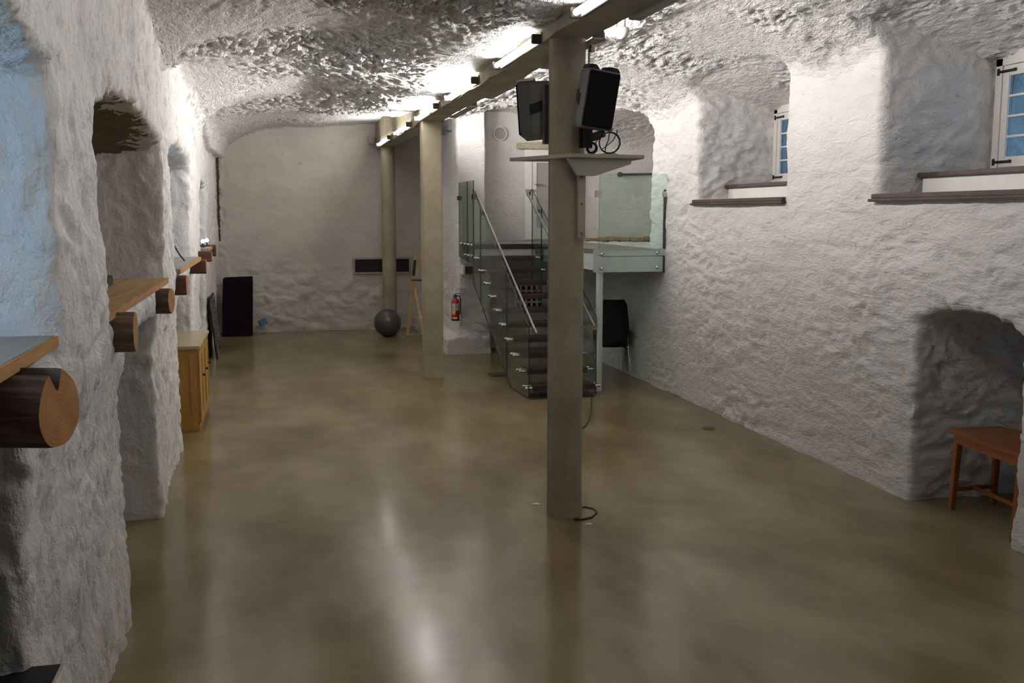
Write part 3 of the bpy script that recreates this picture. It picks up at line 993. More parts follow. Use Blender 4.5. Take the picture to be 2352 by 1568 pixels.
# small things in the niches
b = MB(); b.span((-1.42, 6.98, 1.872), (-1.085, 7.2, 1.935))
lab(b.build('black_box', 'black_plastic', bevel=0.006), 'flat black box lying on the pine ledge', 'box')
b = MB()
b.tube([(-1.12, 10.2, 1.875), (-1.05, 10.35, 2.0), (-0.99, 10.5, 2.03), (-0.96, 10.7, 1.93), (-0.93, 10.85, 1.865)], 0.008)
b.tube([(-1.2, 10.3, 1.87), (-1.08, 10.2, 1.875), (-1.02, 10.35, 1.868), (-1.1, 10.5, 1.866)], 0.008)
lab(b.build('loose_wire', 'rubber', smooth=True), 'loose grey black wire curling on the third left ledge', 'wire')
for i, (yy, xx) in enumerate(((14.95, -1.02), (15.5, -1.00))):
    t = thing('tiny_lamp', (xx, yy, 1.868), ('near' if i == 0 else 'far') + ' one of two tiny lit lamps on the farthest ledge', 'lamp', 'tiny lamps on the far ledge')
    m = MB(); m.lathe((xx, yy, 1.868), [(0.028, 0), (0.028, 0.01), (0.010, 0.02), (0.010, 0.06)], 12); m.build('stand', 'black_plastic', t, smooth=True)
    m = MB(); m.lathe((xx, yy, 1.925), [(0.0, 0), (0.022, 0.012), (0.028, 0.03), (0.02, 0.05), (0.0, 0.06)], 14); m.build('bulb', 'bulb', t, smooth=True)

# ------------------------------------------------------------------ yellow cabinet
t = thing('oak_cabinet', (-1.07, 11.85, 0), 'low yellow oak cabinet with panelled side in the left wall recess', 'cabinet')
cx0, cx1, cy0, cy1, ch = -1.30, -0.845, 11.12, 12.6, 0.90
m = MB(); m.span((cx0, cy0 + 0.012, 0.07), (cx1 - 0.03, cy1 - 0.012, ch)); body = m.build('body', 'oak', t, bevel=0.004)
m = MB()
m.span((cx0, cy0, 0.07), (cx0 + 0.07, cy0 + 0.014, ch)); m.span((cx1 - 0.10, cy0, 0.07), (cx1 - 0.03, cy0 + 0.014, ch))
m.span((cx0 + 0.07, cy0, ch - 0.09), (cx1 - 0.10, cy0 + 0.014, ch)); m.span((cx0 + 0.07, cy0, 0.07), (cx1 - 0.10, cy0 + 0.014, 0.19))
m.build('side_frame', 'oak', t, bevel=0.003)
m = MB(); m.span((cx0 - 0.005, cy0 - 0.008, 0), (cx1 - 0.02, cy1 + 0.008, 0.075)); m.build('plinth', 'oak', t, bevel=0.005)
m = MB(); m.span((cx0 - 0.01, cy0 - 0.025, ch), (cx1 + 0.015, cy1 + 0.025, ch + 0.035)); m.build('cabinet_top', 'oak_top', t, bevel=0.006)
for k in range(3):
    a = cy0 + 0.02 + k * (cy1 - cy0 - 0.04) / 3; b2 = a + (cy1 - cy0 - 0.04) / 3 - 0.01
    m = MB(); m.span((cx1 - 0.03, a, 0.09), (cx1 - 0.008, b2, ch - 0.03))
    m.span((cx1 - 0.01, a, 0.09), (cx1, a + 0.06, ch - 0.03)); m.span((cx1 - 0.01, b2 - 0.06, 0.09), (cx1, b2, ch - 0.03))
    m.span((cx1 - 0.01, a + 0.06, 0.09), (cx1, b2 - 0.06, 0.16)); m.span((cx1 - 0.01, a + 0.06, ch - 0.10), (cx1, b2 - 0.06, ch - 0.03))
    d = m.build('door', 'oak', t, bevel=0.003)
    m = MB(); m.cyl((cx1, b2 - 0.03, 0.55), (cx1 + 0.025, b2 - 0.03, 0.55), 0.012, 0.016, 12); m.build('knob', 'black_iron', d, smooth=True)

# drawing leaning on the left wall
t = thing('leaning_drawing', (-1.06, 17.3, 0), 'dark unframed drawing board leaning against the left wall past the cabinet', 'drawing')
def lean_board(x_bot, x_top, y0, y1, h, th):
    m = MB()
    m.prism([(x_bot, y0, 0.002), (x_bot, y1, 0.002), (x_top, y1 + 0.02, h), (x_top, y0 + 0.02, h)], (-th, 0, 0.0))
    return m
lean_board(-0.975, -1.075, 16.62, 17.95, 0.99, 0.02).build('board', 'black_plastic', t)
m = MB(); m.prism([(-0.972, 16.64, 0.02), (-0.972, 17.93, 0.02), (-1.070, 17.95, 0.97), (-1.070, 16.66, 0.97)], (0.003, 0, 0)); m.build('drawing_sheet', 'art', t)

# black foam panels by the far wall
for i, (dx, dy, h, lb) in enumerate(((0, 0, 1.115, 'front one of two black foam panels leaning on the far wall'), (0.025, 0.07, 1.13, 'rear one of two black foam panels leaning on the far wall'))):
    m = MB()
    m.prism([(-1.055 + dx, 19.72 + dy, 0.002), (-0.515 + dx, 19.72 + dy, 0.002), (-0.50 + dx, 19.86 + dy, 0.55), (-0.485 + dx, 19.98 + dy, h), (-1.02 + dx, 19.98 + dy, h - 0.015), (-1.045 + dx, 19.86 + dy, 0.55)], (0, 0.05, 0.006))
    lab(m.build('foam_panel', 'black_foam', bevel=0.004), lb, 'panel', 'black panels at the far wall')

# blue carton on a clear jar
m = MB(); m.box((-0.295, 20.02, 0.235), (0.15, 0.09, 0.12), Matrix.Rotation(0.40, 3, 'Y').inverted() @ rotz(0.25))
lab(m.build('blue_carton', 'blue_box', bevel=0.004), 'small tilted blue carton at the foot of the far wall', 'carton')
m = MB(); m.lathe((-0.295, 20.02, 0.001), [(0.05, 0), (0.052, 0.02), (0.05, 0.12), (0.035, 0.14), (0.035, 0.165)], 20)
lab(m.build('clear_jar', 'glass', smooth=True), 'clear glass jar under the blue carton', 'jar')

# grey exercise ball
m = MB()
R_ = 0.262
prof = [(R_ * math.sin(math.pi * k / 24), R_ - R_ * math.cos(math.pi * k / 24) + (0.004 if k in (9, 12, 15) else 0)) for k in range(25)]
prof = [((r if h > 0.008 else r * 1.0), max(h, 0.001)) for r, h in prof]
m.lathe((2.045, 19.12, 0), prof, 40)
m.tube([(2.0 + 0.0, 19.12 - R_ * 0.985, 0.32), (2.02, 19.12 - R_ * 0.985, 0.325)], 0.008)
lab(m.build('exercise_ball', 'ball', smooth=True), 'shiny dark grey exercise ball in front of the far column', 'ball')

# vent on the far wall
t = thing('wall_vent', (2.08, YFAR - 0.02, 1.14), 'long grey framed vent with dark slats low on the far wall', 'vent')
vx0, vx1, vz0, vz1, vy = 1.50, 2.665, 1.135, 1.465, YFAR - 0.075
m = MB()
m.span((vx0, vy, vz0), (vx1, vy + 0.06, vz0 + 0.035)); m.span((vx0, vy, vz1 - 0.035), (vx1, vy + 0.06, vz1))
m.span((vx0, vy, vz0 + 0.035), (vx0 + 0.035, vy + 0.06, vz1 - 0.035)); m.span((vx1 - 0.035, vy, vz0 + 0.035), (vx1, vy + 0.06, vz1 - 0.035))
m.build('vent_frame', 'vent_frame', t, bevel=0.004)
m = MB(); m.span((vx0 + 0.03, vy + 0.045, vz0 + 0.03), (vx1 - 0.03, vy + 0.05, vz1 - 0.03)); m.build('backing', 'vent_dark', t)
for k in range(1, 5):
    xx = vx0 + (vx1 - vx0) * k / 5
    m = MB(); m.span((xx - 0.004, vy + 0.01, vz0 + 0.035), (xx + 0.004, vy + 0.04, vz1 - 0.035)); m.build('divider', 'lamp_dark', t)
for k in range(9):
    zz = vz0 + 0.05 + k * (vz1 - vz0 - 0.1) / 8
    m = MB(); m.box(((vx0 + vx1) / 2, vy + 0.03, zz), (vx1 - vx0 - 0.07, 0.022, 0.005), Matrix.Rotation(0.7, 3, 'X')); m.build('slat', 'vent_dark', t)
# box on the far wall near the beam
t = thing('junction_box', (1.90, YFAR - 0.05, 3.72), 'small pale square box on the far wall beside the beam', 'box')
m = MB(); m.span((1.85, YFAR - 0.12, 3.72), (1.965, YFAR - 0.02, 3.85)); m.build('case', 'vent_frame', t, bevel=0.006)
m = MB(); m.lathe((1.908, YFAR - 0.119, 3.785), [(0.035, 0), (0.033, 0.008), (0.02, 0.010), (0, 0.010)], 16, axis=(0, -1, 0)); m.build('knockout', 'vent_frame', t, smooth=True)
# dark ragged strip in the far left corner
m = MB()
vs = []
N_ = 60
for k in range(N_):
    z = 1.82 + (3.44 - 1.82) * k / (N_ - 1)
    w = 0.046 + random.uniform(-0.010, 0.010)
    xx = -1.085 + 0.02 * (k / N_) + random.uniform(-0.004, 0.004)
    vs += [(xx, 20.0, z), (xx + w, 20.0, z), (xx + w, 20.06, z), (xx, 20.06, z)]
fs = [(i * 4 + k, i * 4 + (k + 1) % 4, (i + 1) * 4 + (k + 1) % 4, (i + 1) * 4 + k) for i in range(N_ - 1) for k in range(4)] + [(0, 1, 2, 3), tuple(range(4 * N_ - 4, 4 * N_))]
m.add(vs, fs)
lab(m.build('wood_batten', 'dark_sill'), 'thin dark ragged wooden batten upright in the far left corner', 'batten')

# ------------------------------------------------------------------ easel
t = thing('wooden_easel', (2.62, 18.9, 0), 'pale wooden folding easel partly hidden by the square column', 'easel')
def stick(name, a, b, w, h, mat='easel', up=(0, 1, 0)):
    mm = MB(); mm.bar(a, b, w, h, up); return mm.build(name, mat, t, bevel=0.003)
stick('leg', (2.40, 18.9, 0.01), (2.585, 19.0, 1.56), 0.05, 0.03)
stick('leg', (2.86, 18.9, 0.01), (2.66, 19.0, 1.56), 0.05, 0.03)
stick('rear_leg', (2.66, 18.45, 0.01), (2.55, 18.97, 0.98), 0.045, 0.03)
stick('cross_bar', (2.36, 18.87, 0.05), (2.90, 18.87, 0.05), 0.03, 0.03)
stick('ledge', (2.48, 18.86, 1.09), (2.80, 18.86, 1.09), 0.03, 0.02, 'dark_sill')
stick('mast', (2.54, 18.94, 0.9), (2.60, 18.99, 1.585), 0.035, 0.03)
stick('black_plate', (2.533, 18.93, 1.17), (2.572, 18.96, 1.47), 0.05, 0.012, 'black_plastic')
m = MB(); m.lathe((2.555, 18.93, 1.06), [(0.016, 0), (0.018, 0.01), (0.008, 0.02), (0, 0.02)], 12, axis=(0, -1, 0)); m.build('wing_nut', 'chrome', t, smooth=True)
stick('stretcher', (2.47, 18.92, 0.42), (2.80, 18.92, 0.42), 0.03, 0.02)

# ------------------------------------------------------------------ fire extinguisher
ex, ey, ez = 2.872, 16.27, 0.585
t = thing('fire_extinguisher', (ex, ey, ez), 'red fire extinguisher with white labels hung on the pier', 'extinguisher')
m = MB(); m.lathe((ex, ey, ez), [(0.0, 0), (0.062, 0.0), (0.066, 0.01), (0.066, 0.30), (0.058, 0.335), (0.035, 0.36), (0.020, 0.37), (0.020, 0.385)], 28); body = m.build('cylinder', 'red', t, smooth=True)
m = MB(); m.lathe((ex, ey, ez), [(0.067, -0.004), (0.068, 0.004), (0.067, 0.014), (0.0, 0.014)], 28); m.build('foot_ring', 'black_plastic', t, smooth=True)
def curved(a0, a1, z0, z1, r, mat, name, parent):
    mm = MB(); n = 8; vs = []
    for k in range(n + 1):
        a = a0 + (a1 - a0) * k / n
        for rr, zz in ((r, z0), (r, z1), (r + 0.001, z0), (r + 0.001, z1)):
            vs.append((ex + rr * math.sin(a), ey - rr * math.cos(a), ez + zz))
    fs = []
    for k in range(n):
        o = 4 * k
        fs += [(o + 2, o + 6, o + 7, o + 3), (o, o + 1, o + 5, o + 4), (o, o + 4, o + 6, o + 2), (o + 1, o + 3, o + 7, o + 5)]
    fs += [(0, 2, 3, 1), (4 * n, 4 * n + 1, 4 * n + 3, 4 * n + 2)]
    mm.add(vs, fs)
    return mm.build(name, mat, parent, smooth=True)
lb1 = curved(-0.05, 0.75, 0.17, 0.285, 0.0665, 'paper', 'label', t)
lb2 = curved(-1.05, -0.18, 0.135, 0.285, 0.0665, 'paper', 'label', t)
curved(-1.05, -0.25, 0.10, 0.135, 0.067, 'yellow_tag', 'yellow_label', t)
curved(-1.0, 0.3, 0.030, 0.060, 0.0665, 'paper', 'base_label', t)
for k in range(4):
    curved(0.05, 0.55 - 0.1 * (k % 2), 0.185 + k * 0.025, 0.195 + k * 0.025, 0.0676, 'ink', 'print_line', lb1)
    curved(-0.9, -0.4, 0.165 + k * 0.028, 0.175 + k * 0.028, 0.0676, 'ink', 'print_line', lb2)
m = MB(); m.cyl((ex, ey, ez + 0.38), (ex, ey, ez + 0.43), 0.022, 0.018, 14); m.build('valve', 'dark_steel', t, smooth=True)
m = MB(); m.bar((ex - 0.02, ey - 0.01, ez + 0.43), (ex + 0.075, ey - 0.02, ez + 0.455), 0.024, 0.010); m.bar((ex - 0.01, ey - 0.01, ez + 0.41), (ex + 0.07, ey - 0.02, ez + 0.415), 0.02, 0.008); m.build('handle', 'black_plastic', t, bevel=0.002)
m = MB(); m.lathe((ex - 0.03, ey - 0.02, ez + 0.40), [(0.014, 0), (0.016, 0.006), (0.0, 0.008)], 14, axis=(0, -1, 0)); m.build('gauge', 'chrome', t, smooth=True)
m = MB(); m.tube([(ex + 0.02, ey, ez + 0.40), (ex + 0.065, ey - 0.005, ez + 0.41), (ex + 0.085, ey - 0.005, ez + 0.36), (ex + 0.082, ey, ez + 0.2), (ex + 0.078, ey, ez + 0.1)], 0.009); m.build('hose', 'rubber', t, smooth=True)
m = MB(); m.span((ex - 0.02, ey + 0.06, ez + 0.1), (ex + 0.02, ey + 0.10, ez + 0.42)); m.build('wall_bracket', 'dark_steel', t)

# timber stub on the pier, hook
m = MB(); m.span((3.02, 16.18, 1.36), (3.23, 16.42, 1.47))
t = thing('timber_stub', (3.1, 16.3, 1.36), 'short brown timber stub with white end plate on the pier', 'timber')
m.build('block', 'timber_side', t, bevel=0.004)
m = MB(); m.span((2.985, 16.16, 1.35), (3.02, 16.40, 1.50)); m.build('end_plate', 'white_paint', t, bevel=0.003)
m = MB(); m.span((2.785, 16.9, 3.66), (2.83, 16.94, 3.80)); m.span((2.80, 16.91, 3.80), (2.815, 16.93, 3.86)); m.span((2.80, 16.91, 3.72), (2.96, 16.93, 3.74))
lab(m.build('wall_hook', 'black_iron', bevel=0.004), 'small black hook high on the side of the pier', 'hook')
# block grid under the landing
t = thing('breeze_block', (4.27, YEND - 0.06, 0.70), 'pale pierced block with square dark holes below the landing', 'block')
gx0, gz0, cs = 4.02, 0.70, 0.098
m = MB(); m.span((gx0, YEND - 0.05, gz0), (gx0 + cs * 5 + 0.02, YEND - 0.03, gz0 + cs * 5 + 0.02)); m.build('hole_backing', 'vent_dark', t)
for k in range(6):
    m = MB(); m.span((gx0 + k * cs, YEND - 0.12, gz0), (gx0 + k * cs + 0.028, YEND - 0.05, gz0 + cs * 5 + 0.028)); m.build('upright', 'white_paint', t)
    m = MB(); m.span((gx0, YEND - 0.118, gz0 + k * cs), (gx0 + cs * 5 + 0.028, YEND - 0.052, gz0 + k * cs + 0.028)); m.build('rail', 'white_paint', t)

# ------------------------------------------------------------------ door and lintel on the end wall
t = thing('door_1', (4.7, YEND - 0.05, 1.88), 'white door with grey glass pane at the back of the landing', None, None, 'structure')
dy = YEND - 0.07
m = MB(); m.span((4.21, dy - 0.02, 1.89), (4.33, dy + 0.06, 3.44)); m.span((5.10, dy - 0.02, 1.89), (5.22, dy + 0.06, 3.44)); m.span((4.33, dy - 0.02, 3.32), (5.10, dy + 0.06, 3.44))
m.build('door_frame', 'white_paint', t, bevel=0.005)
m = MB(); m.span((4.335, dy, 1.90), (4.42, dy + 0.045, 3.315)); m.span((5.01, dy, 1.90), (5.095, dy + 0.045, 3.315)); m.span((4.42, dy, 3.22), (5.01, dy + 0.045, 3.315)); m.span((4.42, dy, 1.90), (5.01, dy + 0.045, 2.1))
lf = m.build('leaf', 'white_paint', t, bevel=0.003)
m = MB(); m.span((4.42, dy + 0.015, 2.1), (5.01, dy + 0.03, 3.22)); m.build('pane', 'vent_frame', lf)
m = MB(); m.cyl((4.40, dy, 2.85), (4.40, dy - 0.04, 2.85), 0.012, n=10); m.cyl((4.40, dy - 0.04, 2.85), (4.52, dy - 0.04, 2.85), 0.009, n=10); m.build('handle', 'steel', lf, smooth=True)
m = MB()
m.prism([(4.08, dy - 0.06, 3.45), (5.35, dy - 0.06, 3.44), (5.35, dy - 0.06, 3.56), (4.7, dy - 0.06, 3.575), (4.08, dy - 0.06, 3.55)], (0, 0.16, 0))
lab(m.build('wood_lintel', 'lintel', bevel=0.008), 'weathered pale timber lintel above the landing door', 'lintel')

t = thing('round_vent', (3.775, YEND - 0.06, 3.58), 'round grey vent hole high on the wall left of the landing door', 'vent')
m = MB(); m.lathe((3.775, YEND - 0.0, 3.70), [(0.118, 0), (0.118, 0.075), (0.103, 0.078), (0.103, 0.030), (0.0, 0.030)], 32, axis=(0, -1, 0)); m.build('rim', 'white_paint', t, smooth=True)
m = MB(); m.lathe((3.775, YEND - 0.03, 3.70), [(0.102, 0), (0.102, 0.010), (0.0, 0.010)], 32, axis=(0, -1, 0)); m.build('disc', 'vent_frame', t, smooth=True)

# wall rail in the recess
m = MB(); m.tube([(5.93, YEND - 0.09, 3.03), (6.85, YEND - 0.09, 3.05)], 0.020, 10); m.cyl((5.93, YEND - 0.06, 3.03), (5.93, YEND - 0.13, 3.03), 0.042, n=14); m.cyl((6.0, YEND - 0.09, 3.03), (6.0, YEND + 0.02, 3.03), 0.012, n=8)
lab(m.build('wall_handrail', 'dark_steel', smooth=True), 'dark steel handrail on the white wall beside the landing', 'handrail')
# rough stone edge of the recess floor
t = thing('stone_ledge', (5.9, 16.0, 1.86), 'low brown rubble stone step at the back of the landing', 'step')
xx = 5.02
k = 0
while xx < 6.8:
    w = random.uniform(0.16, 0.30)
    m = MB(); m.span((xx, 16.15 + random.uniform(-0.04, 0.04), 1.875), (xx + w - 0.012, YEND - 0.01, 1.93 + random.uniform(-0.012, 0.014)))
    m.build('stone', 'stone_step', t, bevel=0.02)
    xx += w
# ------------------------------------------------------------------ landing platform
LZ = 1.88
FY = 12.42
SK = -0.045
def sxl(y): return 3.07 + SK * (y - 12.2)
def sxr(y): return 4.01 + SK * (y - 12.2)
t = thing('landing_platform', (4.55, 14.7, 0), 'raised landing with pale glass fascia and green glass railing', 'landing')
m = MB(); m.prism([(4.10, FY, LZ - 0.05), (4.97, FY, LZ - 0.05), (4.97, YEND - 0.03, LZ - 0.05), (2.97, YEND - 0.03, LZ - 0.05), (2.97, 15.17, LZ - 0.05), (4.0, 15.17, LZ - 0.05)], (0, 0, 0.05)); m.build('deck', 'landing_top', t)
m = MB(); m.span((2.97, 15.13, LZ - 0.075), (3.93, 15.17, LZ - 0.002)); m.build('front_nosing', 'tread', t, bevel=0.003)
m = MB(); m.span((2.99, 15.15, LZ - 0.21), (3.95, 15.19, LZ - 0.08)); m.build('front_beam', 'white_steel', t, bevel=0.003)
m = MB(); m.span((4.12, FY + 0.02, 1.60), (4.96, FY + 0.06, LZ - 0.055)); m.span((4.90, FY + 0.06, 1.60), (4.96, 16.9, LZ - 0.055)); m.span((4.10, FY + 0.06, 1.60), (4.14, 15.2, LZ - 0.055)); m.build('steel_frame', 'white_steel', t)
m = MB(); m.span((4.14, FY + 0.05, 1.70), (4.90, 16.9, 1.715)); m.build('underside', 'lamp_dark', t)
m = MB(); m.span((4.02, FY - 0.012, 1.795), (5.02, FY + 0.006, LZ + 0.004)); m.build('fascia_upper', 'fascia_glass', t, bevel=0.002)
m = MB(); m.span((4.02, FY - 0.012, 1.585), (4.98, FY + 0.006, 1.788)); m.build('fascia_lower', 'fascia_glass', t, bevel=0.002)
m = MB(); m.span((4.98, FY - 0.005, 1.58), (5.0, FY + 0.05, 1.79)); m.build('end_angle', 'dark_steel', t)
for (xx, zz) in ((4.13, 1.825), (4.90, 1.835), (4.13, 1.64), (4.90, 1.645)):
    m = MB(); m.lathe((xx, FY - 0.012, zz), [(0.024, 0), (0.024, 0.014), (0.020, 0.02), (0.008, 0.03), (0, 0.03)], 16, axis=(0, -1, 0)); m.build('bolt', 'chrome', t, smooth=True)
m = MB(); m.lathe((4.135, 12.50, 0), [(0.046, 0), (0.046, 1.60)], 24); m.build('post', 'white_steel', t, smooth=True)
def pane(poly, d, parent, name='glass_panel'):
    mm = MB(); mm.prism(poly, d, 0, 1); return mm.build(name, ['glass', 'glass_edge'], parent)
def clamp(p, parent, s=0.075, mat='bronze'):
    mm = MB(); mm.box(p, (s, s * 0.7, s)); return mm.build('clamp', mat, parent, bevel=0.004)
pane([(4.085, FY - 0.03, 1.89), (5.03, FY - 0.03, 1.89), (5.03, FY - 0.03, 2.86), (4.085, FY - 0.03, 2.86)], (0, 0.012, 0), t)
clamp((4.07, FY - 0.03, 2.60), t, 0.085, 'steel'); clamp((4.995, FY - 0.03, 2.60), t, 0.07, 'steel')
m = MB(); m.span((4.975, FY - 0.045, 1.89), (5.0, FY - 0.005, 2.66)); m.build('edge_channel', 'dark_steel', t, bevel=0.003)
# left side railing of the landing
pane([(2.955, 15.10, 1.585), (2.955, 15.62, 1.585), (2.955, 15.62, 2.85), (2.955, 15.10, 2.85)], (0.012, 0, 0), t)
pane([(2.955, 15.64, 1.60), (2.955, 16.36, 1.64), (2.955, 16.36, 2.85), (2.955, 15.64, 2.85)], (0.012, 0, 0), t)
for yy in (15.2, 15.5, 15.8, 16.15):
    for zz in (1.86, 1.69):
        if yy > 16 and zz < 1.8: continue
        m = MB(); m.lathe((2.955, yy, zz), [(0.024, 0), (0.024, 0.016), (0.018, 0.022), (0, 0.024)], 14, axis=(-1, 0, 0)); m.cyl((2.96, yy, zz), (3.0, yy, zz), 0.014, n=10); m.build('bolt', 'chrome', t, smooth=True)
clamp((2.96, 16.33, 2.60), t, 0.07, 'dark_steel'); clamp((2.97, 15.12, 2.60), t, 0.08, 'dark_steel')
m = MB(); m.span((3.02, 15.25, 1.42), (3.30, 15.5, 1.66)); m.build('stringer_box', 'lamp_dark', t, bevel=0.004)

# ------------------------------------------------------------------ glass staircase
t = thing('glass_staircase', (3.5, 13.6, 0), 'open stair of dark treads between green glass side panels', 'staircase')
G, RISE = 0.292, 0.171
def ty(k): return 12.22 + G * (k - 1)
for k in range(1, 11):
    y0, z = ty(k) - 0.145, RISE * k
    xl, xr = sxl(ty(k)) + 0.055, sxr(ty(k)) - 0.055
    m = MB(); m.span((xl, y0, z - 0.066), (xr, y0 + 0.30, z)); tr = m.build('tread', 'tread', t, bevel=0.004)
    for side, xe, xg in ((-1, xl, sxl(ty(k))), (1, xr, sxr(ty(k)))):
        m = MB(); m.span((xe - 0.006, y0 + 0.02, z - 0.064), (xe + 0.006, y0 + 0.28, z - 0.002)); m.build('end_plate', 'chrome', tr)
        for yy in (y0 + 0.07, y0 + 0.22):
            m = MB(); m.cyl((xe, yy, z - 0.033), (xg + side * 0.02, yy, z - 0.033), 0.014, n=10)
            m.lathe((xg + side * 0.006, yy, z - 0.033), [(0.022, 0), (0.022, 0.016), (0.012, 0.024), (0, 0.024)], 14, axis=(side, 0, 0)); m.build('standoff', 'chrome', tr, smooth=True)
def zbot(y): return max(0.012, 0.605 * (y - 12.95))
def ztop(y): return 0.95 + 0.598 * (y - 12.14)
for side, sx, segs in ((-1, sxl, [(12.12, 13.16), (13.175, 14.62), (14.635, 15.09)]), (1, sxr, [(12.25, 13.16), (13.175, 14.62), (14.635, 15.11)])):
    for (a, b2) in segs:
        pts = [(a, zbot(a))]
        if a < 12.95 < b2: pts.append((12.95, 0.012))
        pts += [(b2, zbot(b2)), (b2, ztop(b2)), (a, ztop(a))]
        pane([(sx(y), y, z) for y, z in pts], (0.014, 0, 0), t)
def rail(pts, parent):
    for i in range(len(pts) - 1):
        mm = MB(); mm.bar(pts[i], pts[i + 1], 0.022, 0.045)
        mm.build('handrail', 'steel', parent, bevel=0.006)
rail([(sxl(15.15) + 0.06, 15.15, ztop(15.1) - 0.03), (sxl(12.0) + 0.07, 12.0, ztop(12.0) - 0.02)], t)
rail([(sxr(15.15) - 0.07, 15.15, ztop(15.1) - 0.03), (sxr(12.1) - 0.07, 12.1, ztop(12.1) - 0.02)], t)
rail([(sxr(15.15) - 0.09, 15.15, ztop(15.1) - 0.02), (sxr(15.15) + 0.22, 15.15, ztop(15.1) - 0.02)], t)
for yy in (12.15, 13.17, 14.63, 15.08):
    clamp((sxl(yy) + 0.035, yy, ztop(yy) - 0.09), t, 0.075 if yy < 12.5 else 0.06, 'bronze' if yy < 12.5 else 'dark_steel')
    clamp((sxr(yy) - 0.03, yy + 0.1, ztop(yy) - 0.06), t, 0.085 if yy < 12.5 else 0.06, 'bronze' if yy < 12.5 else 'dark_steel')
m = MB(); m.span((3.10, 12.10, 0.0), (3.95, 12.42, 0.02)); m.build('foot_plate', 'dark_steel', t, bevel=0.003)
# thin dark patch laid on the floor by the stair
m = MB(); m.span((2.98, 13.95, 0.001), (3.22, 14.2, 0.012))
lab(m.build('dark_floor_patch', 'dark_steel', bevel=0.003), 'thin dark patch on the floor left of the stair', 'plate')

# ------------------------------------------------------------------ stacked black chairs under the landing
def make_chair():
    t = thing('stacking_chair', (0, 0, 0))
    sh = MB()
    # curved shell: seat flowing into a waisted back; chair faces -x, back on the +x side
    prof = [(-0.21, 0.432), (-0.19, 0.447), (-0.10, 0.442), (0.02, 0.432), (0.12, 0.436), (0.175, 0.475), (0.195, 0.54), (0.21, 0.66), (0.225, 0.78), (0.232, 0.86)]
    wid = [0.19, 0.215, 0.225, 0.225, 0.21, 0.185, 0.175, 0.205, 0.20, 0.15]
    nn = 8
    vs = []
    for off in (0, 1):
        for (px, pz), w in zip(prof, wid):
            for j in range(nn + 1):
                s_ = -1 + 2 * j / nn
                lift = 0.012 * s_ * s_
                vs.append((px - (0.03 * s_ * s_ if pz > 0.5 else 0) - (0.010 if off and pz > 0.5 else 0), w * s_, pz + (lift if pz < 0.5 else 0) + (0.010 if off and pz <= 0.5 else 0)))
    W_ = nn + 1; P_ = len(prof)
    fs = []
    for off in (0, 1):
        o = off * W_ * P_
        for i in range(P_ - 1):
            for j in range(nn):
                fs.append((o + i * W_ + j, o + i * W_ + j + 1, o + (i + 1) * W_ + j + 1, o + (i + 1) * W_ + j))
    o = W_ * P_
    for i in range(P_ - 1):
        for j in (0, nn):
            fs.append((i * W_ + j, (i + 1) * W_ + j, o + (i + 1) * W_ + j, o + i * W_ + j))
    for i in (0, P_ - 1):
        for j in range(nn):
            fs.append((i * W_ + j, i * W_ + j + 1, o + i * W_ + j + 1, o + i * W_ + j))
    sh.add(vs, fs)
    sh.build('seat_shell', 'black_plastic', t, smooth=True)
    for sx_, dx in ((-1, -0.02), (1, 0.06)):
        for sy_ in (-1, 1):
            lg = MB(); lg.tube([(0.03 * sx_, 0.17 * sy_, 0.425), (0.13 * sx_, 0.195 * sy_, 0.415), (0.165 * sx_, 0.205 * sy_, 0.39), (0.215 * sx_ + dx * 0.3, 0.235 * sy_, 0.006)], 0.0085, 8)
            lg.build('leg', 'chrome', t, smooth=True)
    return t
def copy_tree(o, parent=None):
    c = o.copy(); COL.objects.link(c); c.parent = parent
    for ch in list(o.children):
        copy_tree(ch, c)
    return c
ch0 = make_chair()
words = ['bottom', 'second', 'third', 'fourth', 'fifth', 'sixth', 'seventh', 'top']
for k in range(8):
    c = ch0 if k == 0 else copy_tree(ch0)
    c.location = (4.70, 13.62 + 0.013 * k, 0.038 * k)
    c.rotation_euler = (0, 0, math.radians(-93))
    lab(c, f'black plastic stacking chair under the landing, {words[k]} of the stack' if k in (0, 7) else f'black plastic stacking chair, {words[k]} from the bottom of the stack', 'chair', 'stack of black chairs')

# ------------------------------------------------------------------ wooden chair in the right niche
t = thing('wooden_chair', (5.36, 6.35, 0), 'reddish brown wooden high chair standing in the low right niche', 'chair')
A_, B_, C_, D_ = (5.20, 6.72), (5.10, 5.86), (5.62, 5.92), (5.60, 6.74)
def taper_leg(p, q, ht, w0, w1):
    mm = MB()
    vs = []
    for (cx_, cy_), z, w in ((p, 0.001, w1), (q, ht, w0)):
        vs += [(cx_ - w, cy_ - w, z), (cx_ + w, cy_ - w, z), (cx_ + w, cy_ + w, z), (cx_ - w, cy_ + w, z)]
    mm.add(vs, [(0, 1, 2, 3), (4, 5, 6, 7)] + [(k, (k + 1) % 4, 4 + (k + 1) % 4, 4 + k) for k in range(4)])
    return mm
for p in (A_, D_, C_, B_):
    q = (p[0] + (0.015 if p[0] < 5.3 else -0.01), p[1] + (-0.02 if p[1] > 6.3 else 0.03))
    taper_leg((p[0], p[1] if p[1] > 6.3 else p[1] + 0.05), q, 0.615, 0.026, 0.020).build('leg', 'stool', t, bevel=0.004)
m = MB()
n = 10
front = [(5.165 - 0.055 * s_ + 0.0 * s_, 6.78 - 0.96 * s_) for s_ in [k / n for k in range(n + 1)]]
poly = [(x - 0.025 * math.sin(math.pi * k / n), y, 0.618) for k, (x, y) in enumerate(front)] + [(5.68, 5.86, 0.618), (5.70, 6.3, 0.618), (5.64, 6.77, 0.618)]
m.prism(poly, (0, 0, 0.034)); m.build('seat', 'stool', t, bevel=0.008)
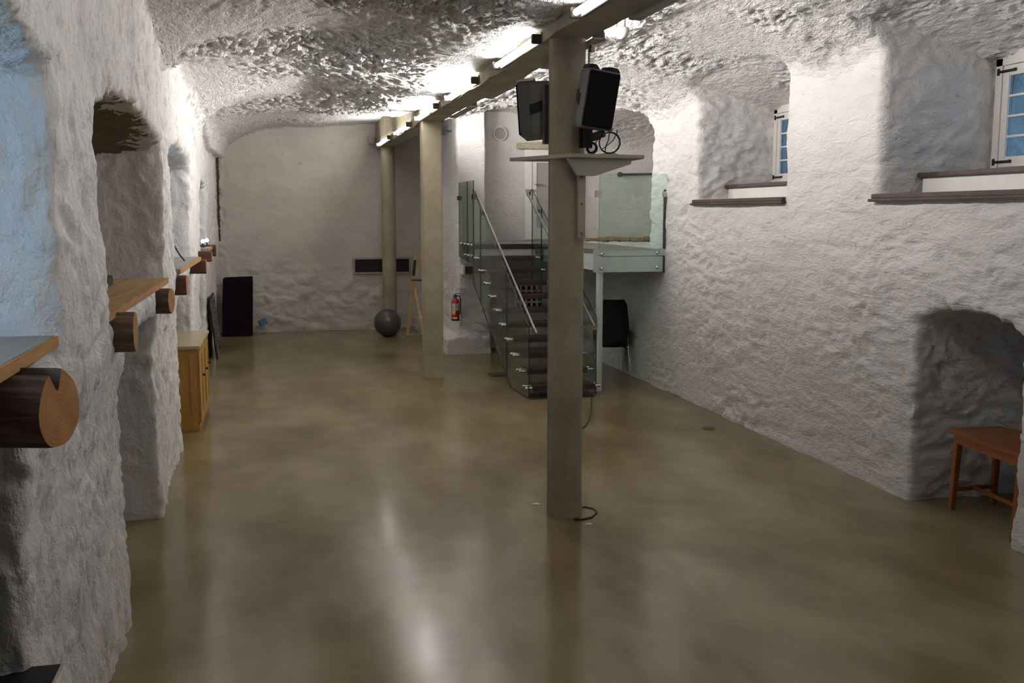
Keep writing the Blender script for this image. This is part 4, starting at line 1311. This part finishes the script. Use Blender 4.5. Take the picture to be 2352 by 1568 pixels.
m = MB(); m.bar((5.20, 6.70, 0.585), (5.13, 5.92, 0.585), 0.022, 0.075); m.build('apron', 'stool', t, bevel=0.003)
m = MB(); m.bar((5.22, 6.72, 0.585), (5.60, 6.73, 0.585), 0.022, 0.075); m.build('apron', 'stool', t, bevel=0.003)
m = MB(); m.bar((5.21, 6.72, 0.165), (5.60, 6.735, 0.165), 0.022, 0.035); m.build('stretcher', 'stool', t, bevel=0.003)
m = MB(); m.bar((5.40, 6.73, 0.165), (5.36, 5.95, 0.165), 0.022, 0.03); m.build('stretcher', 'stool', t, bevel=0.003)
m = MB(); m.bar((5.12, 5.92, 0.165), (5.62, 5.95, 0.165), 0.022, 0.035); m.build('stretcher', 'stool', t, bevel=0.003)

# ------------------------------------------------------------------ dark table corner, lower left
t = thing('dark_table', (-1.2, 3.2, 0), 'dark table corner with a bright metal edge at the lower left', 'table')
m = MB(); m.span((-1.62, 2.75, 0.72), (-0.795, 3.68, 0.748)); m.build('table_top', 'black_plastic', t, bevel=0.003)
m = MB(); m.span((-0.795, 2.75, 0.722), (-0.783, 3.68, 0.749)); m.build('metal_edge', 'chrome', t)
for xx in (-1.55, -0.86):
    for yy in (2.82, 3.5):
        m = MB(); m.span((xx - 0.02, yy - 0.02, 0.001), (xx + 0.02, yy + 0.02, 0.72)); m.build('leg', 'dark_steel', t, bevel=0.003)

# ------------------------------------------------------------------ shelf on the near column
t = thing('column_shelf', (2.3, 7.3, 2.15), 'beige board shelf bracketed to the near column below the speakers', 'shelf')
m = MB()
m.prism([(2.115, 7.05, 2.755), (2.700, 7.13, 2.755), (2.74, 7.66, 2.755), (1.80, 7.72, 2.755)], (0, 0, 0.028)); m.build('board', 'shelf_board', t, bevel=0.003)
m = MB()
m.prism([(2.085, 7.09, 2.750), (2.61, 7.15, 2.750), (2.60, 7.15, 2.715), (2.31, 7.125, 2.625), (2.17, 7.11, 2.625)], (0, 0.03, 0)); m.build('gusset', 'shelf_board', t, bevel=0.003)
m = MB(); m.span((2.195, 7.155, 2.165), (2.250, 7.205, 2.70)); m.build('upright', 'shelf_board', t, bevel=0.003)
for zz in (2.20, 2.42, 2.62):
    m = MB(); m.lathe((2.222, 7.155, zz), [(0.008, 0), (0.006, 0.004), (0, 0.004)], 10, axis=(0, -1, 0)); m.build('screw', 'dark_steel', t, smooth=True)

# ------------------------------------------------------------------ loudspeakers
def speaker(origin, yaw, tilt, roll, label, back_detail):
    t = thing('loudspeaker', origin, label, 'speaker', 'loudspeakers on the near column')
    Rm = rotz(yaw) @ Matrix.Rotation(tilt, 3, 'X') @ Matrix.Rotation(roll, 3, 'Y')
    o0 = Vector(origin)
    def W(p): return o0 + Rm @ Vector(p)
    def conv(mb):
        mb.v = [tuple(W(p)) for p in mb.v]; return mb
    # local: front faces -y, width x, height z, base at z=0
    w, d, h = 0.125, 0.24, 0.41
    m = MB()
    prof = [(-w, 0), (w, 0), (w, 0.10), (w * 0.66, d), (-w * 0.66, d), (-w, 0.10)]
    m.prism([(x, y, 0.02) for x, y in prof], (0, 0, h - 0.04))
    m.prism([(x * 0.98, y, 0.0) for x, y in prof], (0, 0, 0.02)); m.prism([(x * 0.98, y, h - 0.02) for x, y in prof], (0, 0, 0.02))
    conv(m).build('cabinet', 'grey_plastic', t, bevel=0.006)
    m = MB(); m.span((-w * 0.94, -0.012, 0.012), (w * 0.94, 0.004, h - 0.012)); conv(m).build('grille', 'grille_cloth', t, bevel=0.005)
    m = MB()
    m.prism([(-w, 0.01, h), (-w * 0.3, 0.01, h), (-w * 0.55, 0.01, h + 0.03), (-w * 0.9, 0.01, h + 0.03)], (0, 0.12, 0)); m.prism([(w, 0.01, h), (w * 0.1, 0.01, h), (w * 0.25, 0.01, h + 0.03), (w * 0.8, 0.01, h + 0.03)], (0, 0.12, 0))
    conv(m).build('top_handle', 'black_plastic', t, bevel=0.004)
    if back_detail:
        m = MB(); m.span((-0.07, d, 0.10), (0.07, d + 0.006, h - 0.06)); pn = conv(m).build('rear_panel', 'vent_frame', t, bevel=0.003)
        m = MB(); m.span((-0.05, d + 0.006, 0.28), (0.0, d + 0.009, 0.31)); conv(m).build('rear_label', 'blue_box', pn)
        m = MB(); m.span((-0.05, d + 0.006, 0.21), (0.0, d + 0.009, 0.225)); conv(m).build('rear_label', 'paper', pn)
    for q in (1, -1):
        m = MB(); m.prism([(q * w * 0.98, 0.085, 0.15), (q * w * 0.72, 0.21, 0.19), (q * w * 0.72, 0.21, 0.27), (q * w * 0.98, 0.085, 0.23)], (q * 0.008, 0.004, 0))
        conv(m).build('side_grip', 'black_plastic', t)
    return t
speaker((2.245, 6.90, 2.945), math.radians(8), math.radians(6), math.radians(7), 'black loudspeaker facing the camera on the right of the near column', False)
speaker((1.90, 7.66, 2.925), math.radians(-115), math.radians(5), math.radians(-5), 'loudspeaker turned to the left showing its grey side behind the column', True)
t = thing('speaker_mount', (2.27, 7.23, 2.82), 'black steel wall mount holding the loudspeakers to the column', 'mount')
m = MB(); m.span((2.205, 7.155, 2.83), (2.30, 7.195, 3.05)); m.build('plate', 'black_iron', t, bevel=0.003)
m = MB(); m.span((2.225, 7.12, 2.83), (2.285, 7.16, 3.05)); m.build('channel', 'lamp_dark', t, bevel=0.003)
m = MB(); m.bar((2.28, 7.14, 2.90), (2.34, 7.02, 2.93), 0.04, 0.05); m.build('arm', 'black_iron', t, bevel=0.003)
m = MB(); m.span((1.985, 7.35, 2.87), (2.03, 7.42, 3.30)); m.build('left_arm', 'black_iron', t, bevel=0.003)
# cables on the shelf
def coil(cx_, cy_, cz_, r, ax, n, wob, seed):
    rn = random.Random(seed); pts = []
    ax = Vector(ax).normalized(); a = ax.orthogonal().normalized(); b = ax.cross(a)
    for k in range(n * 14 + 1):
        th = 2 * math.pi * k / 14
        rr = r * (1 + wob * math.sin(th * 0.37 + seed))
        pts.append(Vector((cx_, cy_, cz_)) + (a * math.cos(th) + b * math.sin(th)) * rr + ax * 0.012 * math.sin(th * 0.21 + seed))
    return pts
t = thing('cable_coil', (2.36, 7.12, 2.785), 'tangle of black speaker cables coiled on the column shelf', 'cable')
m = MB(); m.tube(coil(2.42, 7.12, 2.868, 0.078, (0.25, 1, 0.1), 2, 0.05, 2), 0.0042, 6); m.build('loop', 'rubber', t, smooth=True)
m = MB(); m.tube(coil(2.275, 7.09, 2.825, 0.036, (0.1, 1, 0.3), 5, 0.16, 4), 0.0045, 6); m.build('small_coil', 'rubber', t, smooth=True)
m = MB(); m.tube([(2.40, 6.98, 2.96), (2.385, 7.03, 2.92), (2.40, 7.08, 2.89), (2.385, 7.1, 2.84), (2.38, 7.1, 2.79)], 0.004, 6); m.build('lead', 'rubber', t, smooth=True)
m = MB(); m.tube([(2.34, 7.0, 2.95), (2.33, 7.05, 2.9), (2.30, 7.08, 2.87), (2.315, 7.1, 2.80)], 0.004, 6); m.build('lead', 'rubber', t, smooth=True)
m = MB(); m.tube([(2.43, 6.98, 2.95), (2.445, 7.03, 2.93), (2.43, 7.07, 2.88), (2.40, 7.1, 2.85), (2.36, 7.1, 2.82)], 0.0035, 6); m.build('lead', 'rubber', t, smooth=True)
m = MB(); m.prism([(2.39, 7.16, 2.784), (2.50, 7.16, 2.784), (2.50, 7.16, 2.79), (2.47, 7.16, 2.797), (2.40, 7.16, 2.797)], (0, 0.12, 0))
lab(m.build('power_adapter', 'shelf_board', bevel=0.002), 'flat beige adapter lying on the column shelf', 'adapter')
# conduit and small box at the column head
t = thing('conduit', (2.31, 7.28, 3.3), 'thin conduit with a rusty box at the head of the near column', 'conduit')
m = MB(); m.tube([(2.303, 7.27, 3.36), (2.303, 7.27, 3.62)], 0.008, 8); m.build('pipe', 'lamp_grey', t, smooth=True)
m = MB(); m.span((2.305, 7.22, 3.535), (2.335, 7.27, 3.585)); m.build('box', 'bronze', t, bevel=0.003)
m = MB(); m.span((2.30, 7.22, 3.33), (2.34, 7.28, 3.375)); m.build('box', 'lamp_grey', t, bevel=0.003)
# dome fitting on the right vault
t = thing('dome_fitting', (2.62, 7.45, 3.70), 'small pale dome fitting on the vault right of the near column', 'detector')
m = MB(); m.lathe((2.62, 7.45, 3.84), [(0.03, 0.0), (0.03, -0.08), (0.055, -0.085), (0.06, -0.105), (0.05, -0.14), (0.03, -0.162), (0.0, -0.168)], 24); m.build('dome', 'vent_frame', t, smooth=True)
m = MB(); m.tube([(2.58, 7.40, 3.80), (2.45, 7.3, 3.80), (2.30, 7.2, 3.80)], 0.008, 8); m.build('feed_pipe', 'lamp_grey', t, smooth=True)

# ------------------------------------------------------------------ cables on the floor
m = MB()
pts = [(2.30, 7.42, 0.012), (2.36, 7.44, 0.008), (2.415, 7.38, 0.007), (2.41, 7.28, 0.007), (2.33, 7.17, 0.007), (2.26, 7.14, 0.007), (2.20, 7.135, 0.007)]
m.tube(pts, 0.006, 8); m.box((2.195, 7.135, 0.010), (0.035, 0.018, 0.016))
lab(m.build('floor_cable', 'rubber', smooth=True), 'short black cable looped on the floor at the near column base', 'cable')
m = MB()
m.tube([(3.14, 10.18, 0.007), (3.20, 10.25, 0.007), (3.30, 10.41, 0.007), (3.42, 10.67, 0.007), (3.60, 11.15, 0.007), (3.77, 11.67, 0.007), (3.88, 12.0, 0.012), (3.92, 12.1, 0.06)], 0.0075, 8)
lab(m.build('floor_cable', 'rubber', smooth=True), 'thin black cable trailing on the floor in front of the stair', 'cable')
for i, (x, y, lb) in enumerate(((2.245, 7.02, 'white paint chip on the floor in front of the near column'), (1.985, 7.62, 'white paint chip on the floor left of the near column'))):
    m = MB(); m.prism([(x - 0.03, y, 0.0005), (x + 0.05, y - 0.02, 0.0005), (x + 0.03, y + 0.03, 0.0005), (x - 0.01, y + 0.02, 0.0005)], (0, 0, 0.003))
    lab(m.build('paint_chip', 'paper'), lb, 'chip', 'paint chips')
